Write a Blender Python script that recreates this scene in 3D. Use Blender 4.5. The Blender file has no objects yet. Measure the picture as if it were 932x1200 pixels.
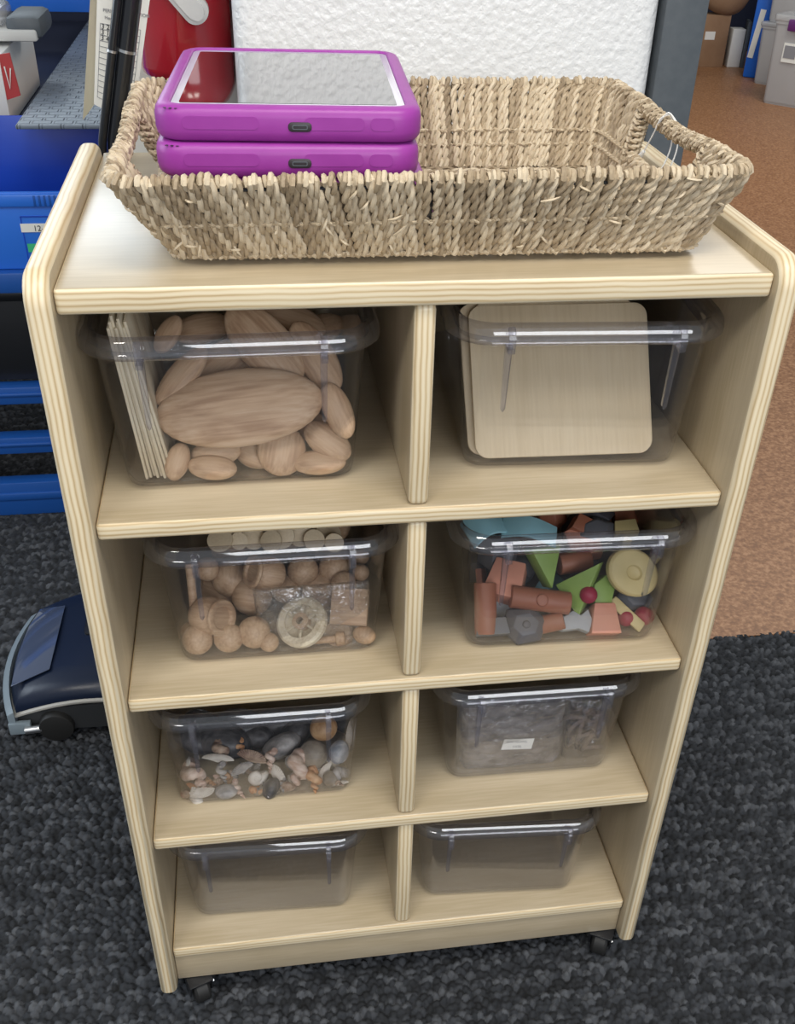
import bpy, bmesh, math, random
import numpy as np
from mathutils import Vector, Matrix, Euler, Quaternion
random.seed(7); rng = np.random.default_rng(7)
PI = math.pi
C = bpy.context.scene.collection
# ------------------------------------------------------------------ camera, world, lights
DZ = 0.82                      # everything is laid out from the front left corner of the top board, then lifted
RM = ((0.988492807576204, -0.14801554695026992, 0.0311988338103577),
      (0.062121243590383686, 0.5852712074254042, 0.8084544296703394),
      (-0.13792360372647638, -0.7972132786273833, 0.5877312888687142))
CAMP = Vector((0.1305, -0.6757, 0.2488))
FPX, CX, CY = 1204.1128, 488.2682, 675.835
RIGHT, UP, BACK = Vector(RM[0]), Vector(RM[1]), Vector(RM[2])
camd = bpy.data.cameras.new('camera'); cam = bpy.data.objects.new('camera', camd); C.objects.link(cam)
cam.matrix_world = Matrix.Translation(CAMP) @ Matrix(RM).transposed().to_4x4()
camd.sensor_width = 36; camd.lens = FPX / 1200 * 36
camd.shift_x = -(CX - 466) / 1200; camd.shift_y = (CY - 600) / 1200
camd.clip_start = 0.02; camd.clip_end = 60
bpy.context.scene.camera = cam
S = bpy.context.scene
S.view_settings.view_transform = 'Standard'; S.view_settings.look = 'None'
S.view_settings.gamma = 1; S.view_settings.use_curve_mapping = False
S.view_settings.exposure = 0.0
S.cycles.transparent_max_bounces = 40
S.cycles.max_bounces = 10
world = bpy.data.worlds.new('world'); S.world = world; world.use_nodes = True
bg = world.node_tree.nodes['Background']; bg.inputs[0].default_value = (0.86, 0.93, 1.0, 1); bg.inputs[1].default_value = 0.36
def area(name, loc, target, sx, sy, power, col):
    l = bpy.data.lights.new(name, 'AREA'); l.shape = 'RECTANGLE'; l.size = sx; l.size_y = sy; l.energy = power; l.color = col
    o = bpy.data.objects.new(name, l); C.objects.link(o); o.location = loc
    o.rotation_euler = (Vector(target) - Vector(loc)).to_track_quat('-Z', 'Y').to_euler(); return o
area('ceiling_panel_light', (0.5, -0.75, 1.88), (0.5, -0.75, 0), 1.3, 0.6, 36, (1.0, 0.95, 0.86))
area('ceiling_panel_light', (-1.2, -1.6, 1.88), (-1.2, -1.6, 0), 1.3, 0.6, 36, (1.0, 0.95, 0.86))
area('ceiling_panel_light', (2.6, 3.0, 1.88), (2.6, 3.4, 0), 1.3, 0.6, 48, (1.0, 0.95, 0.86))
area('front_fill_light', (0.9, -3.2, 1.0), (0.25, 0.1, -0.3), 2.2, 1.2, 50, (0.95, 0.97, 1.0))  # added fill behind the camera, brightens tray contents and rims; no known window
area('rear_window_light', (-1.2, 5.2, 1.55), (0.0, 0.2, 0.0), 2.4, 1.9, 62, (0.80, 0.92, 1.0))
area('window_light', (-2.6, 0.9, 0.9), (0.0, 0.3, 0.0), 1.6, 1.4, 34, (0.80, 0.90, 1.0))

# ------------------------------------------------------------------ materials
def mat(name, base=(.8, .8, .8), rough=.5, metal=0, coat=0, spec=.5):
    m = bpy.data.materials.new(name); m.use_nodes = True
    b = m.node_tree.nodes['Principled BSDF']
    b.inputs['Base Color'].default_value = (*base, 1); b.inputs['Roughness'].default_value = rough
    b.inputs['Metallic'].default_value = metal; b.inputs['Coat Weight'].default_value = coat
    b.inputs['Specular IOR Level'].default_value = spec; b.inputs['Coat Roughness'].default_value = .32 if 0 < coat < .65 else .03
    return m, m.node_tree, b
def N(t, kind, **kw):
    n = t.nodes.new(kind)
    for k, v in kw.items():
        if k in n.inputs: n.inputs[k].default_value = v
        else: setattr(n, k, v)
    return n
def coords(t, scale=(1, 1, 1), rot=(0, 0, 0), out='Object'):
    tc = t.nodes.new('ShaderNodeTexCoord'); mp = t.nodes.new('ShaderNodeMapping')
    mp.inputs['Scale'].default_value = scale; mp.inputs['Rotation'].default_value = rot
    t.links.new(tc.outputs[out], mp.inputs[0]); return mp.outputs[0]
def ramp(t, fac, stops):
    r = t.nodes.new('ShaderNodeValToRGB'); e = r.color_ramp.elements
    while len(e) < len(stops): e.new(0.5)
    for i, (p, c) in enumerate(stops): e[i].position = p; e[i].color = (*c, 1)
    t.links.new(fac, r.inputs[0]); return r.outputs[0]
def bump(t, b, h, strength=.3, dist=.001):
    n = N(t, 'ShaderNodeBump', Strength=strength, Distance=dist); t.links.new(h, n.inputs['Height']); t.links.new(n.outputs[0], b.inputs['Normal'])
def noisy(name, c1, c2, scale=20, stretch=(1, 1, 1), rough=.5, bs=0, detail=4, lo=.35, hi=.65, coat=0, metal=0, bd=.001, spec=.5):
    m, t, b = mat(name, c1, rough, metal, coat, spec)
    n = N(t, 'ShaderNodeTexNoise', Scale=scale, Detail=detail); t.links.new(coords(t, stretch), n.inputs['Vector'])
    t.links.new(ramp(t, n.outputs['Fac'], [(lo, c1), (hi, c2)]), b.inputs['Base Color'])
    if bs: bump(t, b, n.outputs['Fac'], bs, bd)
    return m
def wood(name, c1, c2, c3, axis='x', rough=.42, ringscale=26, dist=5, coat=0):
    """pale wood whose grain runs along one object axis"""
    m, t, b = mat(name, c1, rough, 0, coat)
    st = {'x': (.18, 1, 1), 'y': (1, .18, 1), 'z': (1, 1, .18)}[axis]
    n = N(t, 'ShaderNodeTexNoise', Scale=ringscale, Detail=5, Distortion=1.2); t.links.new(coords(t, st), n.inputs['Vector'])
    st2 = {'x': (.05, 1, 1), 'y': (1, .05, 1), 'z': (1, 1, .05)}[axis]
    f = N(t, 'ShaderNodeTexNoise', Scale=420, Detail=3); t.links.new(coords(t, st2), f.inputs['Vector'])
    mx = N(t, 'ShaderNodeMath', operation='MULTIPLY_ADD'); mx.inputs[1].default_value = .45
    t.links.new(f.outputs['Fac'], mx.inputs[0]); t.links.new(n.outputs['Fac'], mx.inputs[2])
    t.links.new(ramp(t, mx.outputs[0], [(.56, c3), (.72, c1), (.90, c2)]), b.inputs['Base Color'])
    bump(t, b, f.outputs['Fac'], .06, .0005)
    return m
def ply_edge(name, axis):
    m, t, b = mat(name, (.8, .7, .5), .42, 0, .15)
    tc = t.nodes.new('ShaderNodeTexCoord'); sp = t.nodes.new('ShaderNodeSeparateXYZ'); t.links.new(tc.outputs['Object'], sp.inputs[0])
    nz = N(t, 'ShaderNodeTexNoise', Scale=14, Detail=4)
    st = {'x': (1, 1, 1), 'z': (1, 1, 1)}[axis]
    t.links.new(coords(t, st), nz.inputs['Vector'])
    a = N(t, 'ShaderNodeMath', operation='MULTIPLY_ADD'); a.inputs[1].default_value = 245   # veneers per metre
    t.links.new(sp.outputs['X' if axis == 'x' else 'Z'], a.inputs[0])
    s = N(t, 'ShaderNodeMath', operation='MULTIPLY'); s.inputs[1].default_value = .9
    t.links.new(nz.outputs['Fac'], s.inputs[0]); t.links.new(s.outputs[0], a.inputs[2])
    fr = N(t, 'ShaderNodeMath', operation='PINGPONG'); fr.inputs[1].default_value = .5; t.links.new(a.outputs[0], fr.inputs[0])
    f2 = N(t, 'ShaderNodeTexNoise', Scale=160, Detail=3)
    t.links.new(coords(t, (1, .08, .08) if axis == 'x' else (.08, .3, 1)), f2.inputs['Vector'])
    ad = N(t, 'ShaderNodeMath', operation='MULTIPLY_ADD'); ad.inputs[1].default_value = .35
    t.links.new(f2.outputs['Fac'], ad.inputs[0]); t.links.new(fr.outputs[0], ad.inputs[2])
    t.links.new(ramp(t, ad.outputs[0], [(.16, (.50, .36, .20)), (.28, (.64, .50, .30)), (.44, (.75, .63, .43)), (.68, (.80, .70, .51))]), b.inputs['Base Color'])
    return m
BIRCH = dict(c1=(.485, .40, .275), c2=(.54, .455, .325), c3=(.425, .345, .225))
M = {}
M['face_x'] = wood('birch_face_x', **BIRCH, axis='x', rough=.33, ringscale=9, coat=.6)
M['face_z'] = wood('birch_face_z', **BIRCH, axis='z', rough=.36, ringscale=9, coat=.2)
M['edge_x'] = ply_edge('ply_edge_x', 'x'); M['edge_z'] = ply_edge('ply_edge_z', 'z')
M['beech'] = wood('beech', (.53, .36, .23), (.63, .46, .32), (.38, .235, .14), 'x', .55, 34)
M['beech_ball'] = wood('beech_ball', (.51, .345, .215), (.61, .44, .30), (.38, .235, .14), 'z', .5, 38)
M['thin_ply'] = wood('thin_ply', (.70, .58, .40), (.74, .63, .45), (.64, .52, .345), 'z', .5, 7)
M['thin_white'] = wood('thin_white', (.68, .60, .45), (.78, .71, .56), (.50, .41, .28), 'z', .5, 30)
def plastic(name, c, rough=.35, spec=.5): return mat(name, c, rough, spec=spec)[0]
M['purple'] = noisy('purple_foam', (.30, .036, .31), (.32, .042, .33), 60, rough=.42, bs=.02)
M['bezel'] = plastic('tablet_bezel', (.72, .70, .80), .15)
M['screen'] = mat('tablet_screen', (.012, .012, .014), .03, coat=1, spec=1.0)[0]
M['port'] = plastic('port_dark', (.035, .03, .035), .4)
M['black'] = plastic('black_plastic', (.012, .013, .016), .32)
M['gloss_black'] = mat('gloss_black', (.008, .009, .012), .15, coat=.6)[0]
M['rubber'] = plastic('rubber', (.014, .014, .014), .55)
M['steel'] = mat('steel', (.72, .73, .74), .3, 1)[0]
M['light_grey'] = plastic('lever_grey', (.62, .62, .61), .25)
M['greysteel'] = noisy('grey_painted_steel', (.085, .10, .115), (.10, .115, .13), 90, rough=.5)
M['white_paper'] = plastic('white_paper', (.82, .81, .76), .7)
M['cream_paper'] = plastic('cream_paper', (.72, .66, .48), .7)
M['ink'] = plastic('ink', (.04, .04, .045), .6)
M['grey_ink'] = plastic('grey_ink', (.25, .25, .27), .6)
M['red_paint'] = mat('red_enamel', (.36, .006, .016), .22, coat=.7)[0]
M['blue_bin'] = plastic('blue_bin_plastic', (.028, .17, .72), .32)
M['blue_deep'] = plastic('deep_blue_plastic', (.012, .065, .50), .3)
M['blue_metal'] = plastic('blue_metal', (.012, .085, .36), .4)
M['navy'] = plastic('navy', (.012, .018, .045), .5)
M['green_label'] = plastic('green_label', (.05, .50, .22), .5)
M['white_box'] = noisy('white_card', (.60, .60, .58), (.66, .66, .64), 8, rough=.7)
M['cardboard'] = noisy('cardboard', (.27, .155, .085), (.31, .185, .105), 12, rough=.8)
M['red_print'] = plastic('red_print', (.48, .05, .05), .5)
M['purple_latch'] = plastic('purple_latch', (.13, .02, .16), .4)
M['blue_toy'] = plastic('blue_toy', (.008, .13, .60), .35)
def clear(name, tint=(.992, .992, .994), edge=(.70, .70, .74), diff=.008, dcol=(.7, .7, .75), rough=.03, gloss=1.0, bumpy=0, bscale=60, f0=.04):
    m = bpy.data.materials.new(name); m.use_nodes = True; t = m.node_tree; t.nodes.clear()
    out = t.nodes.new('ShaderNodeOutputMaterial')
    lw = N(t, 'ShaderNodeLayerWeight', Blend=.5)
    pw = N(t, 'ShaderNodeMath', operation='POWER'); pw.inputs[1].default_value = 2.2; t.links.new(lw.outputs['Facing'], pw.inputs[0])
    mixc = t.nodes.new('ShaderNodeMixRGB'); mixc.inputs[1].default_value = (*tint, 1); mixc.inputs[2].default_value = (*edge, 1)
    t.links.new(pw.outputs[0], mixc.inputs[0])
    tr = t.nodes.new('ShaderNodeBsdfTransparent'); t.links.new(mixc.outputs[0], tr.inputs[0])
    df = t.nodes.new('ShaderNodeBsdfDiffuse'); df.inputs[0].default_value = (*dcol, 1)
    m1 = t.nodes.new('ShaderNodeMixShader'); m1.inputs[0].default_value = diff
    t.links.new(tr.outputs[0], m1.inputs[1]); t.links.new(df.outputs[0], m1.inputs[2])
    gl = t.nodes.new('ShaderNodeBsdfGlossy'); gl.inputs['Roughness'].default_value = rough; gl.inputs[0].default_value = (gloss, gloss, gloss, 1)
    p5 = N(t, 'ShaderNodeMath', operation='POWER'); p5.inputs[1].default_value = 4.5; t.links.new(lw.outputs['Facing'], p5.inputs[0])
    fr = N(t, 'ShaderNodeMath', operation='MULTIPLY_ADD'); fr.inputs[1].default_value = .9; fr.inputs[2].default_value = f0; t.links.new(p5.outputs[0], fr.inputs[0])
    m2 = t.nodes.new('ShaderNodeMixShader'); t.links.new(fr.outputs[0], m2.inputs[0])
    t.links.new(m1.outputs[0], m2.inputs[1]); t.links.new(gl.outputs[0], m2.inputs[2]); t.links.new(m2.outputs[0], out.inputs[0])
    if bumpy:
        n = N(t, 'ShaderNodeTexNoise', Scale=bscale, Detail=3, Distortion=1.5); t.links.new(coords(t), n.inputs['Vector'])
        bp = N(t, 'ShaderNodeBump', Strength=bumpy, Distance=.004); t.links.new(n.outputs['Fac'], bp.inputs['Height'])
        t.links.new(bp.outputs[0], gl.inputs['Normal']); t.links.new(bp.outputs[0], lw.inputs['Normal'])
    return m
M['tray'] = clear('clear_tray_plastic')
M['rib'] = clear('clear_rib_plastic', (.90, .90, .93), (.55, .55, .62), .03)
M['film'] = clear('clear_film', (.95, .95, .95), (.75, .75, .75), .03, (.8, .8, .8), .10, 1.0, 1.0, 90, .14)
M['rim'] = clear('clear_tray_rim', (.90, .90, .925), (.42, .42, .48), .02, (.7, .7, .75), .04, 1.0, 0, 60, .11)
M['cloudy'] = clear('cloudy_tub_plastic', (.85, .85, .86), (.6, .6, .62), .42, (.80, .79, .78), .25)
M['sweeper_window'] = mat('sweeper_window', (.06, .08, .14), .08, coat=1)[0]
# textured white column
m, t, b = mat('textured_white_wall', (.80, .81, .82), .32)
n1 = N(t, 'ShaderNodeTexNoise', Scale=190, Detail=2, Distortion=.3); t.links.new(coords(t), n1.inputs['Vector'])
n2 = N(t, 'ShaderNodeTexVoronoi', Scale=150, feature='SMOOTH_F1'); t.links.new(coords(t), n2.inputs['Vector'])
mx = N(t, 'ShaderNodeMath', operation='ADD'); t.links.new(n1.outputs['Fac'], mx.inputs[0]); t.links.new(n2.outputs['Distance'], mx.inputs[1])
bump(t, b, mx.outputs[0], .45, .0022); M['column'] = m
# cork floor
m, t, b = mat('cork_floor', (.3, .15, .08), .45)
n1 = N(t, 'ShaderNodeTexNoise', Scale=130, Detail=5); t.links.new(coords(t), n1.inputs['Vector'])
t.links.new(ramp(t, n1.outputs['Fac'], [(.33, (.20, .085, .034)), (.5, (.29, .135, .058)), (.68, (.42, .22, .11))]), b.inputs['Base Color'])
bump(t, b, n1.outputs['Fac'], .15, .002); M['cork'] = m
# carpet: colour varies loop by loop
m, t, b = mat('loop_carpet', (.05, .055, .065), .85)
at_ = N(t, 'ShaderNodeAttribute', attribute_name='tone')
t.links.new(ramp(t, at_.outputs['Fac'], [(0, (.006, .007, .009)), (.5, (.020, .023, .029)), (1, (.082, .088, .100))]), b.inputs['Base Color'])
nf = N(t, 'ShaderNodeTexNoise', Scale=900, Detail=3); t.links.new(coords(t), nf.inputs['Vector']); bump(t, b, nf.outputs['Fac'], .6, .001)
M['carpet'] = m
# sea grass
m, t, b = mat('seagrass', (.45, .35, .24), .6)
at_ = N(t, 'ShaderNodeAttribute', attribute_name='tone')
nf = N(t, 'ShaderNodeTexNoise', Scale=350, Detail=3); t.links.new(coords(t), nf.inputs['Vector'])
ad = N(t, 'ShaderNodeMath', operation='MULTIPLY_ADD'); ad.inputs[1].default_value = .5; t.links.new(nf.outputs['Fac'], ad.inputs[0]); t.links.new(at_.outputs['Fac'], ad.inputs[2])
t.links.new(ramp(t, ad.outputs[0], [(.15, (.20, .148, .092)), (.45, (.36, .275, .178)), (.75, (.46, .365, .245)), (1.0, (.60, .50, .36))]), b.inputs['Base Color'])
bump(t, b, nf.outputs['Fac'], .3, .001); M['seagrass'] = m

# ------------------------------------------------------------------ mesh helpers
class MB:
    def __init__(s): s.v = []; s.f = []; s.t = []; s.mi = []; s.use_t = False
    def add(s, verts, faces, tone=None, mi=0):
        o = len(s.v); s.v.extend([tuple(v) for v in verts]); s.f.extend([tuple(i + o for i in f) for f in faces]); s.mi.extend([mi] * len(faces))
        if tone is not None: s.use_t = True
        s.t.extend([0.5 if tone is None else tone] * len(verts))
    def box(s, cx, cy, cz, sx, sy, sz, rot=None, mi=0):
        vs = [Vector((x * sx / 2, y * sy / 2, z * sz / 2)) for x in (-1, 1) for y in (-1, 1) for z in (-1, 1)]
        if rot: vs = [rot @ v for v in vs]
        vs = [v + Vector((cx, cy, cz)) for v in vs]
        s.add(vs, [(0, 1, 3, 2), (4, 6, 7, 5), (0, 4, 5, 1), (2, 3, 7, 6), (0, 2, 6, 4), (1, 5, 7, 3)], mi=mi)
    def tube(s, pts, r, n=8, tone=None, closed=False, cap=True, mi=0):
        pts = [Vector(p) for p in pts]; k = len(pts); rs = r if hasattr(r, '__len__') else [r] * k
        vs = []; up = None
        for i, p in enumerate(pts):
            if closed: d = pts[(i + 1) % k] - pts[i - 1]
            else: d = pts[min(i + 1, k - 1)] - pts[max(i - 1, 0)]
            if d.length < 1e-9: d = Vector((0, 0, 1))
            d.normalize()
            if up is None:
                up = Vector((0, 0, 1)) if abs(d.z) < .9 else Vector((1, 0, 0))
            a = (up - d * up.dot(d))
            if a.length < 1e-6: a = d.orthogonal()
            a.normalize(); up = a; c = d.cross(a)
            vs += [p + (a * math.cos(2 * PI * j / n) + c * math.sin(2 * PI * j / n)) * rs[i] for j in range(n)]
        fs = []
        for i in range(k if closed else k - 1):
            for j in range(n):
                a = i * n + j; b2 = i * n + (j + 1) % n; c2 = ((i + 1) % k) * n
                fs.append((a, b2, c2 + (j + 1) % n, c2 + j))
        if not closed and cap: fs += [tuple(range(n))[::-1], tuple((k - 1) * n + j for j in range(n))]
        s.add(vs, fs, tone, mi)
    def rope(s, pts, R, pitch=.012, ph=0, n=5, tones=(.4, .6)):
        """two strands twisted round a path (pts dense)"""
        P = np.array(pts, float); d = np.gradient(P, axis=0); L = np.linalg.norm(d, axis=1, keepdims=True); L[L < 1e-9] = 1e-9; d /= L
        cum = np.concatenate([[0], np.cumsum(np.linalg.norm(np.diff(P, axis=0), axis=1))])
        ref = np.array([.31, .2, .13]); a = np.cross(d, ref); a /= np.linalg.norm(a, axis=1, keepdims=True); c = np.cross(d, a)
        for q in range(2):
            th = ph + q * PI + cum / pitch * 2 * PI
            ctr = P + (a * np.cos(th)[:, None] + c * np.sin(th)[:, None]) * R * .48
            s.tube(ctr, R * .60, n, tones[q])
    def lathe(s, prof, n=24, mi=0, axis='z'):
        vs = []; k = len(prof)
        for r, z in prof:
            for j in range(n):
                a = 2 * PI * j / n; v = (r * math.cos(a), r * math.sin(a), z)
                vs.append(v if axis == 'z' else (z, v[0], v[1]) if axis == 'x' else (v[0], z, v[1]))
        fs = []
        for i in range(k - 1):
            for j in range(n): fs.append((i * n + j, i * n + (j + 1) % n, (i + 1) * n + (j + 1) % n, (i + 1) * n + j))
        if prof[0][0] > 1e-6: fs.append(tuple(range(n))[::-1])
        if prof[-1][0] > 1e-6: fs.append(tuple((k - 1) * n + j for j in range(n)))
        s.add(vs, fs, mi=mi)
    def prism(s, outline, t0, t1, axis='y', mi=0):
        """closed outline of 2D points extruded along an axis"""
        def P(a, b2, c2): return {'y': (a, c2, b2), 'z': (a, b2, c2), 'x': (c2, a, b2)}[axis]
        k = len(outline)
        vs = [P(a, b2, t0) for a, b2 in outline] + [P(a, b2, t1) for a, b2 in outline]
        fs = [tuple(range(k)), tuple(range(2 * k - 1, k - 1, -1))] + [(i, k + i, k + (i + 1) % k, (i + 1) % k) for i in range(k)]
        s.add(vs, fs, mi=mi)
    def build(s, name, m, parent=None, smooth=True, bevel=0, seg=2, ang=40):
        me = bpy.data.meshes.new(name); me.from_pydata(s.v, [], s.f)
        ms = m if isinstance(m, (list, tuple)) else [m]
        for q in ms: me.materials.append(M[q] if isinstance(q, str) else q)
        me.polygons.foreach_set('material_index', s.mi)
        if s.use_t:
            a = me.attributes.new('tone', 'FLOAT', 'POINT'); a.data.foreach_set('value', s.t)
        bm = bmesh.new(); bm.from_mesh(me)
        bmesh.ops.remove_doubles(bm, verts=bm.verts, dist=1e-6)
        bmesh.ops.recalc_face_normals(bm, faces=bm.faces)
        if bevel:
            es = [e for e in bm.edges if len(e.link_faces) == 2 and e.calc_face_angle(0) > math.radians(ang)]
            bmesh.ops.bevel(bm, geom=es, offset=bevel, segments=seg, profile=.5, affect='EDGES', clamp_overlap=True)
        if smooth:
            lim = math.radians(38)
            for f in bm.faces: f.smooth = True
            for e in bm.edges:
                if len(e.link_faces) == 2 and e.calc_face_angle(0) > lim: e.smooth = False
        bm.to_mesh(me); bm.free()
        o = bpy.data.objects.new(name, me); C.objects.link(o)
        if parent: o.parent = parent
        return o
def tag(o, label=None, cat=None, group=None, kind=None):
    if label: o['label'] = label
    if cat: o['category'] = cat
    if group: o['group'] = group
    if kind: o['kind'] = kind
    return o
def thing(name, label, cat, loc=(0, 0, 0), rz=0, group=None):
    o = bpy.data.objects.new(name, None); C.objects.link(o); o.location = loc; o.rotation_euler = (0, 0, rz); o.empty_display_size = .02
    return tag(o, label, cat, group)
def at(u, v, y):
    """the point of the plane at depth y seen at picture position (u, v)"""
    d = RIGHT * ((u - CX) / FPX) + UP * (-(v - CY) / FPX) - BACK
    return CAMP + d * ((y - CAMP.y) / d.y)
def atf(u, v, y, zf):
    """like at(), but never below the height zf: slides forward along the ray until it rests there"""
    p = at(u, v, y)
    if p.z < zf: d = p - CAMP; p = CAMP + d * ((zf - CAMP.z) / d.z)
    return p
def where(x, y, z, x0, x1, y0, y1, z0, z1):
    cx_ = ['far left', 'left', 'centre', 'right', 'far right'][min(4, max(0, int((x - x0) / (x1 - x0) * 5)))]
    cy_ = ['second row', 'third row', 'rearmost row'][min(2, max(0, int((y - y0) / (y1 - y0) * 3)))]
    cz_ = ['bottom', 'middle height', 'top'][min(2, max(0, int((z - z0) / (z1 - z0) * 3)))]
    k_ = cx_ + ', ' + cy_ + ', ' + cz_; USED[k_ + str(x0)] = USED.get(k_ + str(x0), 0) + 1; q = USED[k_ + str(x0)]
    return k_ + ['', ', smaller one', ', lower one', ', hindmost one'][min(3, q - 1)]
USED = {}
def msize(px, p): return px * (CAMP - p).dot(BACK) / FPX
def pose(o, p, ang=0, tilt=0, yaw=0):
    """turn an object: its x axis rises by ang (degrees) as seen from the front, its z axis leans toward the viewer by tilt"""
    a = math.radians(ang); x = RIGHT * math.cos(a) + UP * math.sin(a); y = -RIGHT * math.sin(a) + UP * math.cos(a)
    m = Matrix((x, y, BACK)).transposed()
    m = m @ Euler((math.radians(tilt), math.radians(yaw), 0)).to_matrix()
    o.matrix_world = Matrix.Translation(p) @ m.to_4x4(); return o
def rrect(hx, hy, r, n=6, cx=0, cy=0):
    out = []
    for sx, sy, a0 in ((1, 1, 0), (-1, 1, 90), (-1, -1, 180), (1, -1, 270)):
        for i in range(n + 1):
            a = math.radians(a0 + 90 * i / n); out.append((cx + sx * (hx - r) + r * math.cos(a), cy + sy * (hy - r) + r * math.sin(a)))
    return out
def text(s, size, m, parent, loc, rot=(PI / 2, 0, 0), name='lettering', depth=.0002, align='LEFT'):
    cu = bpy.data.curves.new(name, 'FONT'); cu.body = s; cu.size = size; cu.extrude = depth; cu.align_x = align
    o = bpy.data.objects.new(name, cu)
    C.objects.link(o); dg = bpy.context.evaluated_depsgraph_get(); me = bpy.data.meshes.new_from_object(o.evaluated_get(dg))
    bpy.data.objects.remove(o); me.materials.clear(); me.materials.append(M[m])
    q = bpy.data.objects.new(name, me); C.objects.link(q); q.parent = parent; q.location = loc; q.rotation_euler = rot; return q
#@@STRUCT
# ------------------------------------------------------------------ floors
def loop_floor():
    """carpet pile: a relief of tufted loops over the part in front and at both sides of the shelf"""
    def tile(x0, x1, y0, y1, st, V, F, T):
        nx = int((x1 - x0) / st) + 1; ny = int((y1 - y0) / st) + 1
        X, Y = np.meshgrid(np.linspace(x0, x1, nx), np.linspace(y0, y1, ny))
        px, py = .0092, .0072
        gx = np.floor((X + 5) / px).astype(int); 
        best = np.full(X.shape, 9.); tone = np.zeros(X.shape); hh = np.zeros(X.shape)
        r1 = rng_tab(0); r2 = rng_tab(1); r3 = rng_tab(2); r4 = rng_tab(3)
        gy = np.floor((Y + 5) / py).astype(int)
        for dx in (-1, 0, 1):
            for dy in (-1, 0, 1):
                ix, iy = gx + dx, gy + dy; h = (ix * 7 + iy * 131) % 4096 ^ ((ix * 31) % 512)
                cxx = (ix + .5 + (r1[h] - .5) * .8 + .5 * (iy % 2)) * px - 5; cyy = (iy + .5 + (r2[h] - .5) * .7) * py - 5
                an = r4[h] * 3.1416; ca, sa = np.cos(an), np.sin(an)
                u = (X - cxx) * ca + (Y - cyy) * sa; w = -(X - cxx) * sa + (Y - cyy) * ca
                d = np.sqrt((u / .0053) ** 2 + (w / .0040) ** 2)
                better = d < best; best = np.where(better, d, best)
                tone = np.where(better, r3[h], tone)
        z = .0066 * np.sqrt(np.clip(1 - best ** 2 * .92, 0, 1)) + .0012 * tone
        row = .5 + .5 * np.sin(Y * 2 * PI / .032 + 2.2 * np.sin(X * 9))
        z = z * (.72 + .28 * row); tone = np.clip(tone * .75 + .25 * row, 0, 1)
        o = len(V)
        V.extend(zip(X.ravel().tolist(), Y.ravel().tolist(), z.ravel().tolist())); T.extend(tone.ravel().tolist())
        i = np.arange(nx * ny).reshape(ny, nx)
        F.extend((np.stack([i[:-1, :-1], i[:-1, 1:], i[1:, 1:], i[1:, :-1]], -1).reshape(-1, 4) + o).tolist())
    V, F, T = [], [], []
    tile(-.42, 1.0, -.12, .553, .0015, V, F, T)
    tile(-.72, .0, .553, 1.75, .0028, V, F, T)
    tile(0, .42, .553, 1.75, .02, V, F, T)
    tile(-2.5, -.42, -.12, .553, .02, V, F, T); tile(1.0, 2.6, -.12, .553, .006, V, F, T)
    tile(-2.5, 2.6, -1.6, -.12, .03, V, F, T); tile(-2.5, -.72, .553, 1.75, .03, V, F, T); tile(-2.5, .42, 1.75, 3.4, .03, V, F, T)
    me = bpy.data.meshes.new('floor'); me.from_pydata(V, [], F); me.materials.append(M['carpet'])
    a = me.attributes.new('tone', 'FLOAT', 'POINT'); a.data.foreach_set('value', T)
    me.polygons.foreach_set('use_smooth', [True] * len(F))
    o = bpy.data.objects.new('floor', me); C.objects.link(o); o.location = (0, 0, -.824); tag(o, kind='structure')
_tabs = [np.random.default_rng(40 + i).random(8192) for i in range(4)]
def rng_tab(i): return _tabs[i]
loop_floor()
f = MB(); f.box(3.2, 3.95, -.83, 5.56, 6.8, .02); o = f.build('floor', 'cork'); o.name = 'floor_cork'; tag(o, kind='structure')
# white textured column with rounded corners, grey post beside it
c = MB(); ol = rrect(.2155, .075, .022, 5, .3405, .525)
c.prism(ol, -.822, 1.9, 'z'); o = c.build('wall_column', 'column'); tag(o, kind='structure')
c = MB(); c.box(.583, .53, .54, .046, .15, 2.724); o = c.build('trim_1', 'greysteel', bevel=.002); tag(o, kind='structure')
# far wall of the room, beyond the cork floor
c = MB(); c.box(3.2, 6.2, .5, 6.4, .1, 2.7); o = c.build('wall_back', 'navy'); tag(o, kind='structure')

# ------------------------------------------------------------------ storage shelf
W, D, TH = .50, .35, .018
ZS = [0, -.183, -.363, -.545, -.722]
def board(name, cx, cy, cz, sx, sy, sz, axis, parent, bev=.003, outline=None, seg=3):
    """plywood board: the veneer layers show on its edges"""
    b_ = MB()
    if outline: b_.prism(outline, -sx / 2, sx / 2, 'x')
    else: b_.box(0, 0, 0, sx, sy, sz)
    fm, em = ('face_z', 'edge_x') if axis == 'x' else ('face_x', 'edge_z')
    o = b_.build(name, [fm, em], parent, bevel=bev, seg=seg, ang=50 if outline is None else 60)
    k = 0 if axis == 'x' else 2
    for p in o.data.polygons: p.material_index = 0 if abs(p.normal[k]) > .93 else 1
    o.location = (cx, cy, cz); return o
SH = thing('storage_shelf', 'pale birch plywood storage shelf on casters with eight clear trays', 'shelf', (.25, .17, -.82))
SHO = Vector((-.25, -.17, .82))
def sh(o): o.location = Vector(o.location) + SHO; return o
def panel_outline():
    y0, y1, z0, z1, r = -.010, .352, -.786, .012, .022
    pts = [(y0, z0 + .004), (y0 + .004, z0), (y1 - .004, z0), (y1, z0 + .004)]
    for a in range(0, 91, 15): pts.append((y1 - r + r * math.cos(math.radians(a)), z1 - r + r * math.sin(math.radians(a))))
    for a in range(90, 181, 15): pts.append((y0 + r + r * math.cos(math.radians(a)), z1 - r + r * math.sin(math.radians(a))))
    return pts
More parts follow.
